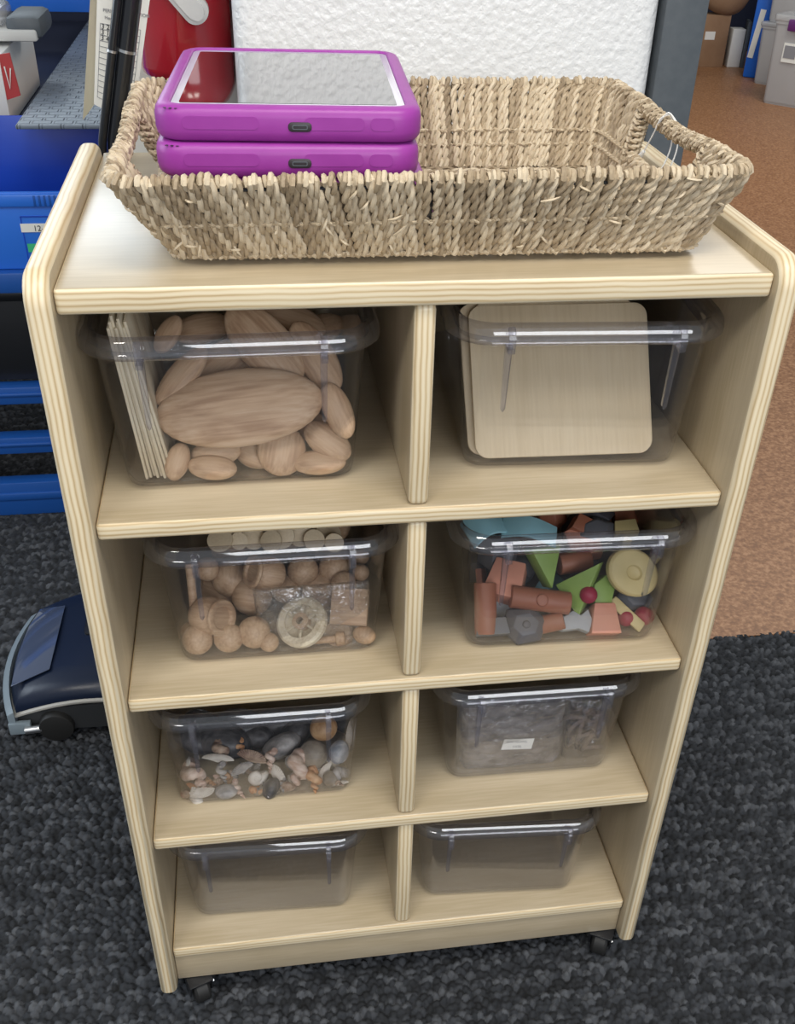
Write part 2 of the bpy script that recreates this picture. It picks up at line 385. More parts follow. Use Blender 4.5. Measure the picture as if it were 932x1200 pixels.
for x in (-TH / 2 - .0005, W + TH / 2 + .0005): sh(board('side_panel', x, 0, 0, TH, 0, 0, 'x', SH, .0065, panel_outline(), 4))
sh(board('top_board', W / 2, D / 2, -.009, W, D, .018, 'z', SH, .003))
for i, z in enumerate(ZS[1:]): sh(board('shelf' if i < 3 else 'bottom_shelf', W / 2, D / 2 - .002, z - .0075, W, D - .006, .015, 'z', SH, .003))
for i in range(4):
    zt = ZS[i] - (.018 if i == 0 else .015); zb = ZS[i + 1]
    sh(board('divider', .2475, D / 2 + .001, (zt + zb) / 2, .0165, D - .006, zt - zb, 'x', SH, .005))
b_ = MB(); b_.box(0, 0, 0, W, .006, .74); o = b_.build('back_panel', 'face_x', SH); o.location = (W / 2, D + .001, -.372); sh(o)
for yy in (.012, .335):
    b_ = MB(); b_.box(0, 0, 0, W, .014, .044); o = b_.build('kick_board', 'face_x', SH, bevel=.0008); o.location = (W / 2, yy, -.759); sh(o)
    tag(o, 'kick board below the bottom shelf') if yy < .1 else None
b_ = MB(); b_.box(0, 0, 0, W, .31, .012); o = b_.build('base_board', 'face_x', SH); o.location = (W / 2, .174, -.772); sh(o)
def caster(x, y, ang):
    b_ = MB(); b_.lathe([(.0, -.0095), (.011, -.0095), (.0155, -.0085), (.0175, -.006), (.0175, .006), (.0155, .0085), (.011, .0095), (0, .0095)], 28, axis='x')
    b_.lathe([(.0, -.0112), (.004, -.0112), (.004, .0112), (0, .0112)], 12, axis='x')
    fk = MB()
    for s_ in (-1, 1): fk.prism([(-.006, -.005), (.006, -.005), (.013, .0195), (-.013, .0195)], s_ * .0122 - .001, s_ * .0122 + .001, 'x')
    fk.box(0, 0, .0195, .0264, .026, .002)
    fo = fk.build('caster', 'black', SH, bevel=.0005); fo.location = (x, y, -.8025); fo.rotation_euler = (0, 0, ang); sh(fo)
    b_.build('wheel', 'rubber', fo)
    st_ = MB(); st_.tube([(.0132, -.006, .012), (.0132, -.012, .0185)], .0012, 8); st_.build('stud', 'steel', fo)
caster(.021, .0075, .35); caster(.486, .0085, -.5); caster(.022, .31, .2); caster(.478, .31, -.3)
#@@TRAYS
# ------------------------------------------------------------------ clear trays
TH_H = .134; TL = .29
SHELL = [(-.012, 0), (-.006, .001), (-.0015, .004), (0, .010), (.0075, .104), (.0086, .1175), (.0062, .1175), (.0058, .104), (-.0018, .010), (-.004, .005), (-.012, .0022)]
RIM = [(.0086, .1175), (.0092, .1215), (.0112, .1228), (.0135, .1212), (.0145, .1185), (.0172, .1180), (.0190, .1200), (.0193, .1245), (.0180, .1300), (.0150, .1335), (.0112, .1342), (.0080, .1325), (.0064, .1285), (.0060, .1230), (.0062, .1175)]
def tray_loft(prof, caps):
    hx, hy, r = .086, TL / 2 - .018, .017
    vs, n = [], 10
    for off, z in prof: vs += [(a, b2, z) for a, b2 in rrect(hx + off, hy + off, max(.004, r + off), n)]
    k = 4 * (n + 1); fs = [(i * k + j, i * k + (j + 1) % k, (i + 1) * k + (j + 1) % k, (i + 1) * k + j) for i in range(len(prof) - 1) for j in range(k)]
    if caps: fs += [tuple(range(k))[::-1], tuple((len(prof) - 1) * k + j for j in range(k))]
    b_ = MB(); b_.add(vs, fs); return b_
tray_mesh = None
def rib_mesh():
    b_ = MB(); b_.prism([(-.0026, .1190), (.0026, .1190), (.0018, .064), (0, .061), (-.0018, .064)], -.0032, .0008, 'y')
    b_.prism([(.000, .1180), (-.0136, .1175), (-.0141, .1245), (-.0126, .1310), (-.0090, .1350), (-.0050, .1356), (-.0050, .1340), (-.0085, .1320), (-.0115, .1290), (-.0120, .1245), (-.0105, .1195), (.000, .1195)], -.0024, .0024, 'x'); return b_
def tray(x, yf, zs, rz, label, sx=1.0):
    global tray_mesh
    t_ = thing('storage_tray', label, 'tray', (x, yf + TL / 2 - .018, zs + .0003), math.radians(rz), 'clear plastic trays')
    t_.scale = (sx, 1, 1)
    if tray_mesh is None:
        tray_mesh = [tray_loft(SHELL, True).build('tray_shell', 'tray', t_), rib_mesh().build('rib', 'rib', t_), tray_loft(RIM, False).build('rim', 'rim', t_)]
        tray_mesh[1].location = (-.062, -(TL / 2 - .018) - .0060, 0); tray_mesh[1].rotation_euler = (.075, 0, .0)
    else:
        for s in tray_mesh: c2 = s.copy(); C.objects.link(c2); c2.parent = t_
    c2 = tray_mesh[1].copy(); C.objects.link(c2); c2.parent = t_; c2.location.x = .062
    return t_
TR = [None,
 tray(.110, .047, ZS[1], .6, 'clear tray of large wooden ovals, top left compartment', 1.06),
 tray(.391, .049, ZS[1], -3, 'clear tray holding plywood squares, top right compartment', 1.06),
 tray(.1325, .0415, ZS[2], 0, 'clear tray of wooden balls and pots, left in the second row', 1.03),
 tray(.397, .031, ZS[2], -2, 'clear tray of coloured blocks, right in the second row', 1.05),
 tray(.112, .039, ZS[3], -.5, 'clear tray of seashells and stones, left in the third row'),
 tray(.383, .040, ZS[3], -1, 'clear tray of bagged bark with a white paper label, third row'),
 tray(.1135, .0335, ZS[4], -2.5, 'empty clear tray at the bottom left'),
 tray(.3685, .0265, ZS[4], -4, 'empty clear tray at the bottom right')]
#@@REST
# ------------------------------------------------------------------ contents: wooden ovals
FRONT = {1: .047, 3: .0415, 4: .033, 5: .039}
def atc(u, v, y, k, r):
    """rests a thing of half-height r on the floor of tray k, behind its front wall"""
    z = ZS[1 if k < 3 else 2 if k < 5 else 3] + .003 + r; p = atf(u, v, y, z); ymin = FRONT[k] + .0015 + r
    if p.y < ymin: q = at(u, v, ymin); p = Vector((q.x, ymin, max(z, min(p.z, q.z))))
    return p
def sphere_mesh(name, m, nu=32, nv=20, power=1.0, noise=0, seed=0, dents=0):
    """unit ellipsoid; power < 1 gives a fuller rim; noise roughens it like a stone"""
    r_ = random.Random(seed); ks = [(Vector((r_.uniform(-1, 1), r_.uniform(-1, 1), r_.uniform(-1, 1))) * r_.uniform(1.5, 4), r_.uniform(0, 6)) for _ in range(7)]
    vs = [(0, 0, -1)]; 
    for i in range(1, nv):
        ph = -PI / 2 + PI * i / nv
        for j in range(nu):
            th = 2 * PI * j / nu; v = Vector((math.cos(ph) * math.cos(th), math.cos(ph) * math.sin(th), math.copysign(abs(math.sin(ph)) ** power, math.sin(ph))))
            if noise: v *= 1 + noise * sum(math.sin(k.dot(v) + p) for k, p in ks) / 3
            vs.append(tuple(v))
    vs.append((0, 0, 1)); fs = []
    for j in range(nu): fs.append((0, 1 + (j + 1) % nu, 1 + j))
    for i in range(nv - 2):
        for j in range(nu): a = 1 + i * nu; fs.append((a + j, a + (j + 1) % nu, a + nu + (j + 1) % nu, a + nu + j))
    a = 1 + (nv - 2) * nu; L = len(vs) - 1
    for j in range(nu): fs.append((a + j, a + (j + 1) % nu, L))
    b_ = MB(); b_.add(vs, fs); me = b_.build(name, m); d = me.data; bpy.data.objects.remove(me); return d
def scaled(name, data, sx, sy, sz):
    """an own copy of a unit mesh at its real size"""
    d = data.copy(); d.transform(Matrix.Diagonal((sx, sy, sz, 1))); o = bpy.data.objects.new(name, d); C.objects.link(o); return o
oval_d = sphere_mesh('wooden_oval', 'beech', power=.85); ball_d = sphere_mesh('wooden_ball', 'beech_ball', 26, 16)
T1 = 'large clear tray at top left'
def oval(u, v, y, lpx, wpx, ang, tilt, label, group='wooden ovals in the top left tray', th=.42):
    p = atc(u, v, y, 1, .0095); a = msize(lpx, p) / 2; b2 = msize(wpx, p) / 2
    o = scaled('wooden_oval', oval_d, a, b2, max(b2 * th, .008)); pose(o, p, ang, tilt); tag(o, label, 'wooden oval', group); return o
oval(281, 478, .072, 198, 92, 7, 0, 'largest wooden oval, lying across the front of the top left tray', th=.34)
oval(310, 404, .112, 122, 64, -48, -10, 'big oval standing upright behind the largest oval')
oval(213, 441, .096, 88, 36, 50, -20, 'narrow oval leaning right beside the stack of thin boards')
oval(258, 430, .122, 96, 54, 38, -10, 'mid-sized oval leaning behind the largest oval, left of the upright one')
oval(396, 481, .062, 70, 34, -68, 10, 'oval leaning against the right wall of the top left tray')
oval(384, 517, .066, 64, 38, -36, 0, 'tilted oval at lower right of the top left tray, above a flat one')
oval(374, 546, .064, 64, 31, 2, -30, 'flat oval lying in the right bottom corner of the top left tray')
oval(330, 528, .067, 60, 57, 80, 10, 'round-faced oval below the largest oval')
oval(298, 533, .085, 46, 32, -20, -10, 'oval half hidden behind the round-faced oval')
oval(253, 531, .072, 60, 32, 8, 0, 'upper one of two small ovals stacked under the largest oval')
oval(249, 549, .066, 58, 31, -5, -30, 'lower one of two small ovals stacked under the largest oval')
oval(208, 541, .064, 46, 28, 72, 0, 'small oval standing on edge beside the stack of thin boards')
oval(370, 418, .108, 96, 46, -58, -15, 'long oval sloping down behind the right end of the largest oval')
for (u, v, y, l, w, a) in [(236, 385, .175, 70, 40, 10), (197, 392, .14, 50, 30, 60), (340, 375, .18, 90, 44, -20), (370, 388, .2, 70, 40, 20), (285, 386, .215, 80, 42, 5),
                           (300, 470, .14, 90, 50, -10), (350, 470, .13, 70, 46, 30), (240, 480, .13, 80, 44, 5), (270, 500, .11, 80, 40, 0), (350, 500, .11, 70, 40, 0), (320, 440, .17, 110, 60, 12)]:
    p = at(u, v, y)
    if p.z < ZS[1] + .02: p.z = ZS[1] + .02
    a_ = msize(l, p) / 2; b2 = msize(w, p) / 2
    o = scaled('wooden_oval', oval_d, a_, b2, b2 * .5); pose(o, p, a, -20)
    tag(o, 'shaded oval in the oval tray: ' + where(*p, .03, .19, .08, .22, -.18, -.06), 'wooden oval', 'wooden ovals at the back of the top left tray')
# thin boards standing on edge at the left of the first tray
bd = None
for i in range(8):
    b_ = MB(); h = .128 + (i % 3) * .004; b_.prism([(-.06, 0), (.06, 0), (.06 - (i % 2) * .002, h), (-.06, h)], -.0011, .0011, 'x')
    o = b_.build('thin_board', 'thin_white', bevel=.0002); o.location = (.0345 + i * .0028, .118 + (i * 7 % 5) * .0012, ZS[1] + .0045); o.rotation_euler = (0, -.10 - .008 * i, .02)
    tag(o, ['outermost thin pale board on edge at the left tray wall', 'second thin board from the left tray wall', 'third thin board from the left tray wall', 'fourth thin board from the left tray wall', 'thin board on edge, fourth from the wooden ovals', 'thin board on edge, third from the wooden ovals', 'thin board on edge, second from the wooden ovals', 'thin board on edge right beside the wooden ovals'][i], 'board', 'thin boards on edge in the top left tray')
# plywood squares in the second tray
def square(x, y, ang, tilt, name, m, label, w, h, th=.003, rz=-.045):
    b_ = MB(); b_.prism(rrect(w / 2, h / 2, .011, 5, 0, h / 2), -th / 2, th / 2, 'y')
    o = b_.build(name, m, bevel=.0005); o.location = (x, y, ZS[1] + .0068); o.rotation_euler = Euler((-tilt, ang, rz), 'YXZ'); return tag(o, label, 'board')
for x, y, an, lab in [(.3810, .0600, -.012, 'frontmost plywood square leaning in the top right tray'), (.3835, .0645, .012, 'second plywood square, showing a corner right of the front one'),
                     (.3765, .0690, -.035, 'rearmost plywood square of the three in the top right tray')]:
    tag(square(x, y, an, .68, 'plywood_square', 'thin_ply', lab, .152, .130), group='plywood squares in the top right tray')
square(.390, .17, .05, .3, 'dark_folder', 'navy', 'dark navy folder standing behind the plywood squares', .135, .125, .005)
# ------------------------------------------------------------------ third tray: balls, pots, wheel
def ball(u, v, y, dpx, label, d=None, name='wooden_ball', cat='ball', group='wooden balls in the second row tray', zmin=None, sq=(1, 1, 1)):
    p = at(u, v, y); r = msize(dpx, p) / 2; p = atc(u, v, y, 3, r); r = msize(dpx, p) / 2
    o = scaled(name, d or ball_d, r * sq[0], r * sq[1], r * sq[2]); pose(o, p, random.uniform(-40, 40), random.uniform(0, 60)); tag(o, label, cat, group); return o
ball(233, 760, .066, 36, 'wooden ball in the left bottom corner of the ball tray')
ball(269, 759, .066, 35, 'wooden ball at the bottom front, under the mouth of the left pot')
ball(298, 741, .075, 38, 'wooden ball between the left pot and the clear bag')
ball(316, 762, .058, 23, 'small wooden ball at the bottom edge of the clear bag')
ball(355, 669, .105, 37, 'wooden ball in the upper middle, right of the rear pot')
ball(391, 666, .108, 36, 'wooden ball at the upper right behind the tray rib')
ball(423, 671, .095, 20, 'small ball at the right wall, lower of two')
ball(423, 652, .12, 20, 'small ball at the right wall, upper of two')
ball(270, 678, .115, 44, 'large shaded ball behind the left pot')
ball(243, 667, .11, 28, 'shaded ball at the upper left of the ball tray')
ball(403, 684, .088, 30, 'ball half hidden behind the top of the clear bag')
ball(224, 740, .085, 24, 'small ball behind the left bottom ball')
ball(335, 690, .10, 34, 'ball just below the rear pot, behind the clear bag')
o = ball(427, 744, .060, 24, 'egg-shaped wooden bead in the right bottom corner', name='wooden_egg', cat='wooden egg', group='loose wooden pieces in the second row tray', sq=(1.15, .9, .9))
for (x, y, z) in [(.08, .13, .02), (.12, .14, .022), (.16, .13, .02), (.19, .16, .022), (.09, .19, .022), (.14, .20, .022), (.19, .22, .02), (.10, .16, .058), (.15, .165, .058), (.19, .17, .058), (.08, .22, .055), (.13, .23, .055), (.18, .24, .055), (.11, .10, .03), (.175, .10, .03)]:
    o = scaled('wooden_ball', ball_d, .019, .019, .019); WH = where(x, y, z, .06, .21, .09, .25, 0, .09); o.location = (x, y, ZS[2] + z); o.rotation_euler = (random.random() * 3, random.random() * 3, 0)
    tag(o, 'shaded ball in the ball tray: ' + WH, 'ball', 'wooden balls at the back of the second row tray')
def pot(u, v, y, hpx, ax_ang, tilt, yaw, label):
    p = at(u, v, y); r = msize(hpx, p) / 2
    t_ = thing('wooden_pot', label, 'pot', (0, 0, 0), 0, 'turned wooden pots in the second row tray')
    b_ = MB(); b_.lathe([(0, -1.02), (.45, -1.0), (.78, -.78), (.97, -.4), (1.0, 0), (.93, .4), (.70, .66), (.64, .78), (.52, .78), (.54, .5), (.6, -.3), (0, -.6)], 30, axis='x')
    o = b_.build('body', 'beech', t_); 
    c_ = MB(); c_.lathe([(.54, .72), (.70, .70), (.88, .76), (.96, .86), (.90, .97), (.78, 1.02), (.62, .98), (.54, .86)], 30, axis='x'); q = c_.build('rim', 'beech_ball', t_)
    for w in (o, q): w.data.transform(Matrix.Scale(r, 4))
    pose(t_, p, ax_ang, tilt, yaw); return t_
pot(246, 722, .068, 46, -6, 0, -35, 'wooden pot lying at the left front with its mouth to the right')
pot(312, 672, .088, 42, 170, -10, -40, 'wooden pot lying at the upper middle, its mouth to the left')
# wheel with five spokes
t_ = thing('wooden_toy', 'wooden toy wheel with six spokes inside the clear bag', 'wooden toy'); p = at(354, 729, .064); R_ = msize(31, p)
b_ = MB(); b_.lathe([(.66, -.16), (.9, -.2), (1, -.1), (1, .1), (.9, .2), (.66, .16), (.66, -.16)], 40); o = b_.build('tyre', 'thin_white', t_)
b_ = MB(); b_.lathe([(.15, -.2), (.30, -.2), (.32, .2), (.15, .24), (.15, -.2)], 24); o2 = b_.build('hub', 'beech', t_)
ps = [o, o2]; wheel = t_
for k in range(6):
    a = k * PI / 3 + .3; b_ = MB(); b_.box(.49 * math.cos(a), .49 * math.sin(a), 0, .44, .10, .14, Matrix.Rotation(a, 3, 'Z')); ps.append(b_.build('spoke', 'thin_white', t_, bevel=.02))
for q in ps: q.data.transform(Matrix.Scale(R_, 4))
pose(t_, p, 15, -22, -14)
t_ = thing('wooden_peg', 'wooden peg with a thick head lying in front of the spoked wheel', 'peg'); p = at(376, 750, .056)
b_ = MB(); b_.tube([(-.022, 0, 0), (.016, 0, 0)], .0035, 12); b_.build('shaft', 'beech_ball', t_, bevel=.0004)
b_ = MB(); b_.tube([(.014, 0, 0), (.0225, 0, 0)], .0062, 14); b_.build('head', 'beech_ball', t_, bevel=.0008); pose(t_, p, 5, 0)
b_ = MB(); b_.box(0, 0, 0, .034, .034, .012); o = b_.build('wooden_block', 'beech', bevel=.001); pose(o, at(410, 711, .068), -4, -5); tag(o, 'square flat wooden block inside the right half of the clear bag', 'block')
b_ = MB(); b_.lathe([(0, -.006), (.012, -.005), (.015, 0), (.012, .005), (0, .006)], 26); o = b_.build('wooden_disc', 'beech_ball'); pose(o, at(396, 743, .066), 0, -10); tag(o, 'round wooden disc under the block in the clear bag', 'disc')
b_ = MB(); b_.tube([(0, -.022, 0), (0, .022, 0)], .004, 12); o = b_.build('wooden_dowel', 'beech', bevel=.0005); pose(o, at(225, 689, .085), 4, 10); tag(o, 'thin wooden dowel upright at the left wall of the ball tray', 'dowel')
for i, (u, v, y, r, a) in enumerate([(258, 633, .10, .0115, 5), (268, 631, .105, .009, 40), (297, 631, .11, .0105, 0), (330, 628, .115, .012, 20), (352, 627, .12, .011, -20), (385, 626, .125, .012, 10), (318, 634, .10, .010, 60), (280, 634, .10, .008, -30), (368, 633, .11, .01, 30), (392, 636, .11, .009, -10)]):
    b_ = MB(); b_.lathe([(0, -.0015), (r, -.0015), (r, .0015), (0, .0015)], 24); o = b_.build('wooden_chip', 'thin_ply', bevel=.0003); pose(o, at(u, v, y), a, -25 + 9 * (i % 5), 10 * (i % 3)); tag(o, ['leftmost chip, round and facing the front', 'chip overlapping the leftmost one', 'round chip lying just left of the middle', 'pale chip in the middle of the row of chips', 'chip right of the middle one', 'chip under the right end of the row', 'small steeply tilted chip near the tray rim', 'small chip behind the leftmost pair', 'chip fourth from the right close to the rim', 'rightmost chip beside the tray rim'][i] + ', on top of the wooden balls', 'wooden chip', 'wooden chips on top of the ball tray')
def film(name, us, y0, bulge, label, cat, amp=.0022, seed=3, nx=46, ny=30, bottom=None, m='film'):
    """crumpled clear bag: a front and a back sheet joined at the edges"""
    (u0, v0), (u1, v1), (u2, v2), (u3, v3) = us; r_ = random.Random(seed)
    ks = [(r_.uniform(-30, 30), r_.uniform(-30, 30), r_.uniform(0, 6)) for _ in range(9)]
    b_ = MB(); vs = []
    for side in (0, 1):
        for j in range(ny):
            for i in range(nx):
                s_, t2 = i / (nx - 1), j / (ny - 1)
                u = (u0 * (1 - s_) + u1 * s_) * (1 - t2) + (u3 * (1 - s_) + u2 * s_) * t2; v = (v0 * (1 - s_) + v1 * s_) * (1 - t2) + (v3 * (1 - s_) + v2 * s_) * t2
                e = (4 * s_ * (1 - s_) * 4 * t2 * (1 - t2)) ** .35
                w = sum(abs(math.sin(a * s_ * .5 + b2 * t2 * .5 + c2)) - .6 for a, b2, c2 in ks) / 4
                y = y0 + (-1 if side == 0 else 1) * bulge * e + w * amp * e
                vs.append(at(u, v, y))
    n = nx * ny; fs = []
    for side in (0, 1):
        for j in range(ny - 1):
            for i in range(nx - 1): a = side * n + j * nx + i; fs.append((a, a + 1, a + nx + 1, a + nx))
    b_.add(vs, fs); o = b_.build(name, m); 
    bmx = bmesh.new(); bmx.from_mesh(o.data); bmesh.ops.remove_doubles(bmx, verts=bmx.verts, dist=.00005); bmx.to_mesh(bmx and o.data); bmx.free()
    if label: tag(o, label, cat)
    return o
film('plastic_bag', [(296, 690), (432, 680), (437, 762), (306, 764)], .066, .013, 'crinkled clear plastic bag holding a wooden wheel, in front of the wooden balls', 'bag')
# ------------------------------------------------------------------ fourth tray: coloured blocks
COL = dict(brick=(.34, .125, .07), peach=(.66, .29, .20), grey=(.10, .10, .115), lgrey=(.38, .40, .42), green=(.25, .38, .085), yellow=(.60, .49, .23), crimson=(.32, .012, .045), sky=(.33, .62, .70), slate=(.13, .135, .15))
for k, c2 in COL.items():
    lo = tuple(x * .88 for x in c2); M['toy_' + k] = noisy('stained_' + k, lo, c2, 30, (1, 1, .3), .5, .05)
G4 = 'coloured blocks in the second row tray'
def blk(name, b_, col, u, v, y, ang, tilt, yaw, label, cat, bev=.0012, zmin=True):
    o = b_.build(name, 'toy_' + col, bevel=bev, ang=25); pose(o, atc(u, v, y, 4, .0125), ang, tilt, yaw); tag(o, label, cat, G4); return o
def cyl(r, L): b_ = MB(); b_.tube([(-L / 2, 0, 0), (L / 2, 0, 0)], r, 26); return b_
def frustum(w0, w1, h, d): b_ = MB(); b_.prism([(-w0 / 2, -h / 2), (w0 / 2, -h / 2), (w1 / 2, h / 2), (-w1 / 2, h / 2)], -d / 2, d / 2, 'z'); return b_
def poly(pts, d): b_ = MB(); b_.prism(pts, -d / 2, d / 2, 'z'); return b_
P4 = at(650, 700, .06); k4 = msize(1, P4)
def notch(r, L):
    b_ = cyl(r, L); b_.lathe([(0, 0), (r * .5, 0), (r * .55, r * 1.02), (r * .45, r * 1.12), (0, r * 1.14)], 20, axis='z'); return b_
blk('block_cylinder', cyl(13 * k4, 60 * k4), 'brick', 569, 713, .056, 91, 12, 0, 'brick-red cylinder standing upright at the left front of the block tray', 'block')
blk('block_cylinder', notch(13.5 * k4, 70 * k4), 'brick', 633, 703, .056, -7, 0, 5, 'brick-red cylinder lying level across the front of the block tray', 'block')
blk('block_cylinder', cyl(13 * k4, 40 * k4), 'brick', 673, 659, .095, 8, 0, 12, 'brick-red cylinder lying behind the green prisms', 'block')
blk('block_cylinder', cyl(11 * k4, 36 * k4), 'brick', 641, 749, .064, 14, 0, -10, 'short brick-red cylinder low at the front beside the grey hexagonal rock', 'block')
blk('block_wedge', frustum(46 * k4, 36 * k4, 46 * k4, 30 * k4), 'peach', 594, 682, .082, -14, -20, -14, 'peach-pink wedge at the left, behind the level cylinder', 'block')
blk('block_wedge', frustum(37 * k4, 25 * k4, 36 * k4, 26 * k4), 'peach', 704, 739, .062, 0, -10, 8, 'peach-pink wedge standing at the front right of centre', 'block')
blk('block_wedge', frustum(30 * k4, 22 * k4, 50 * k4, 8 * k4), 'peach', 566, 690, .11, 6, 0, 70, 'peach-pink slab against the left tray wall', 'block')
hexo = [(math.cos(a * PI / 3 + .3), math.sin(a * PI / 3 + .3)) for a in range(6)]
def rock(r, h, sx=1.15):
    b_ = MB(); vs = []
    for q, (s_, z) in enumerate([(.72, -h), (1, -h * .2), (.95, h * .25), (.55, h)]): vs += [(x * r * s_ * sx, y * r * s_, z) for x, y in hexo]
    fs = [tuple(range(6))[::-1], tuple(range(18, 24))] + [(i * 6 + j, i * 6 + (j + 1) % 6, i * 6 + 6 + (j + 1) % 6, i * 6 + 6 + j) for i in range(3) for j in range(6)]
    b_.add(vs, fs); return b_
o = rock(25 * k4, 15 * k4); o.lathe([(0, 15 * k4), (5 * k4, 14.8 * k4), (4.5 * k4, 17 * k4), (0, 18 * k4)], 14)
blk('block_rock', o, 'grey', 614, 733, .061, -4, -5, 5, 'dark grey hexagonal rock block low at the left front', 'block')
blk('block_slab', frustum(40 * k4, 32 * k4, 20 * k4, 22 * k4), 'slate', 575, 756, .057, 4, -10, 0, 'grey slab block in the left bottom corner under the upright cylinder', 'block')
blk('block_rock', rock(19 * k4, 10 * k4, 1.3), 'slate', 744, 701, .072, -14, -10, 5, 'slate-grey rock block under the yellow ring block', 'block')
blk('block_rock', rock(20 * k4, 12 * k4, 1.4), 'slate', 697, 623, .12, 10, -20, 5, 'slate-grey rock block on top of the pile behind the tray rim', 'block')
blk('block_rock', rock(18 * k4, 12 * k4, 1.2), 'slate', 664, 632 + 40, .125, 10, -20, 5, 'grey rock block in shade behind the short cylinder', 'block')
blk('block_jagged', poly([(-25 * k4, 8 * k4), (-22 * k4, -8 * k4), (-8 * k4, -14 * k4), (10 * k4, -10 * k4), (22 * k4, -14 * k4), (26 * k4, 0), (20 * k4, 14 * k4), (12 * k4, 6 * k4), (2 * k4, 11 * k4), (-8 * k4, 3 * k4), (-16 * k4, 9 * k4)], 16 * k4), 'lgrey', 668, 727, .062, -4, -12, 0, 'light grey jagged block in the middle front', 'block')
blk('block_jagged', poly([(-13 * k4, -16 * k4), (10 * k4, -18 * k4), (15 * k4, 2 * k4), (4 * k4, 17 * k4), (-11 * k4, 9 * k4)], 14 * k4), 'lgrey', 588, 706, .078, 10, 0, 0, 'light grey block half hidden by the upright brick-red cylinder', 'block')
blk('block_prism', poly([(-22 * k4, 22 * k4), (18 * k4, 26 * k4), (5 * k4, -26 * k4)], 24 * k4), 'green', 637, 664, .082, 4, 6, 22, 'green triangular prism pointing down at the left', 'block')
blk('block_prism', poly([(-28 * k4, -2 * k4), (24 * k4, 27 * k4), (2 * k4, -36 * k4), (-4 * k4, -32 * k4)], 24 * k4), 'green', 681, 684, .068, -4, 8, -22, 'large green prism in the middle of the block tray', 'block')
blk('block_prism', poly([(-14 * k4, 12 * k4), (2 * k4, 24 * k4), (14 * k4, 15 * k4), (4 * k4, -27 * k4), (-12 * k4, -27 * k4)], 20 * k4), 'green', 706, 697, .064, 0, 0, 12, 'green prism right of the upper crimson ball', 'block')
b_ = MB(); Rr = 33 * k4; b_.lathe([(0, -.2 * Rr), (.9 * Rr, -.2 * Rr), (Rr, -.12 * Rr), (Rr, .12 * Rr), (.9 * Rr, .2 * Rr), (.32 * Rr, .2 * Rr), (.26 * Rr, .1 * Rr), (0, .06 * Rr)], 36)
for i, v in enumerate(b_.v): b_.v[i] = (v[0], v[1] * .82, v[2])
blk('block_ring', b_, 'yellow', 741, 671, .062, -28, -6, 14, 'yellow round block with a dimple at the right', 'block', .0003)
def arc(r0, r1, d): pts = [(r1 * math.cos(a * PI / 10), r1 * math.sin(a * PI / 10)) for a in range(11)] + [(r0 * math.cos(a * PI / 10), r0 * math.sin(a * PI / 10)) for a in range(10, -1, -1)]; return poly(pts, d)
blk('block_arch', arc(16 * k4, 27 * k4, 14 * k4), 'yellow', 752, 640, .098, 150, 0, -10, 'yellow arch block behind the yellow round block', 'block')
blk('block_plank', frustum(52 * k4, 48 * k4, 13 * k4, 12 * k4), 'yellow', 734, 719, .058, -43, 0, 0, 'yellow stick block sloping down to the right', 'block')
blk('block_plank', frustum(30 * k4, 26 * k4, 18 * k4, 18 * k4), 'yellow', 733, 620, .12, 6, -20, 0, 'pale yellow block on top of the pile at the right', 'block')
blk('block_wedge', frustum(30 * k4, 22 * k4, 22 * k4, 20 * k4), 'brick', 682, 617, .125, -25, -20, 10, 'brick-red wedge on top of the pile left of the rock', 'block')
blk('block_wedge', frustum(34 * k4, 24 * k4, 24 * k4, 20 * k4), 'peach', 700, 608, .15, -5, -20, 10, 'dusky pink wedge at the back top of the pile', 'block')
blk('block_wedge', frustum(30 * k4, 24 * k4, 26 * k4, 20 * k4), 'brick', 730, 605, .15, 5, -20, 10, 'orange-brown wedge at the back top right', 'block')
tb = sphere_mesh('block_ball', 'toy_crimson', 20, 12)
for u, v, y, lab in [(690, 697, .054, 'crimson ball in front of the green prisms'), (754, 721, .07, 'crimson ball under the slate rock at the right'), (730, 742, .060, 'left one of two crimson balls at the bottom right'), (752, 742, .056, 'crimson ball in the right bottom corner')]:
    ball(u, v, y, 21, lab, tb, 'block_ball', 'ball', 'crimson balls in the block tray')
def sheet_curl(u, v, y, ang, w, h, curl, label, yaw=0, tilt=-30):
    b_ = MB(); pts = []
    n = 14
    for i in range(n + 1): a = i / n; pts.append((w * (a - .5), curl * math.sin(a * PI * 1.15)))
    for i in range(n, -1, -1): a = i / n; pts.append((w * (a - .5), curl * math.sin(a * PI * 1.15) - .0035))
    b_.prism(pts, -h / 2, h / 2, 'y'); o = b_.build('block_wave', 'toy_sky', bevel=.0008, ang=50); pose(o, at(u, v, y), ang, tilt, yaw); tag(o, label, 'block', G4)
sheet_curl(570, 617, .10, 25, .040, .03, .010, 'light blue curved block at the top left of the block tray', 10)
sheet_curl(621, 622, .092, -8, .052, .022, .008, 'light blue wavy block just behind the tray rim', 0)
sheet_curl(644, 700 - 12, .10, 50, .03, .02, .006, 'light blue curved block in shade between the green prisms', 0)
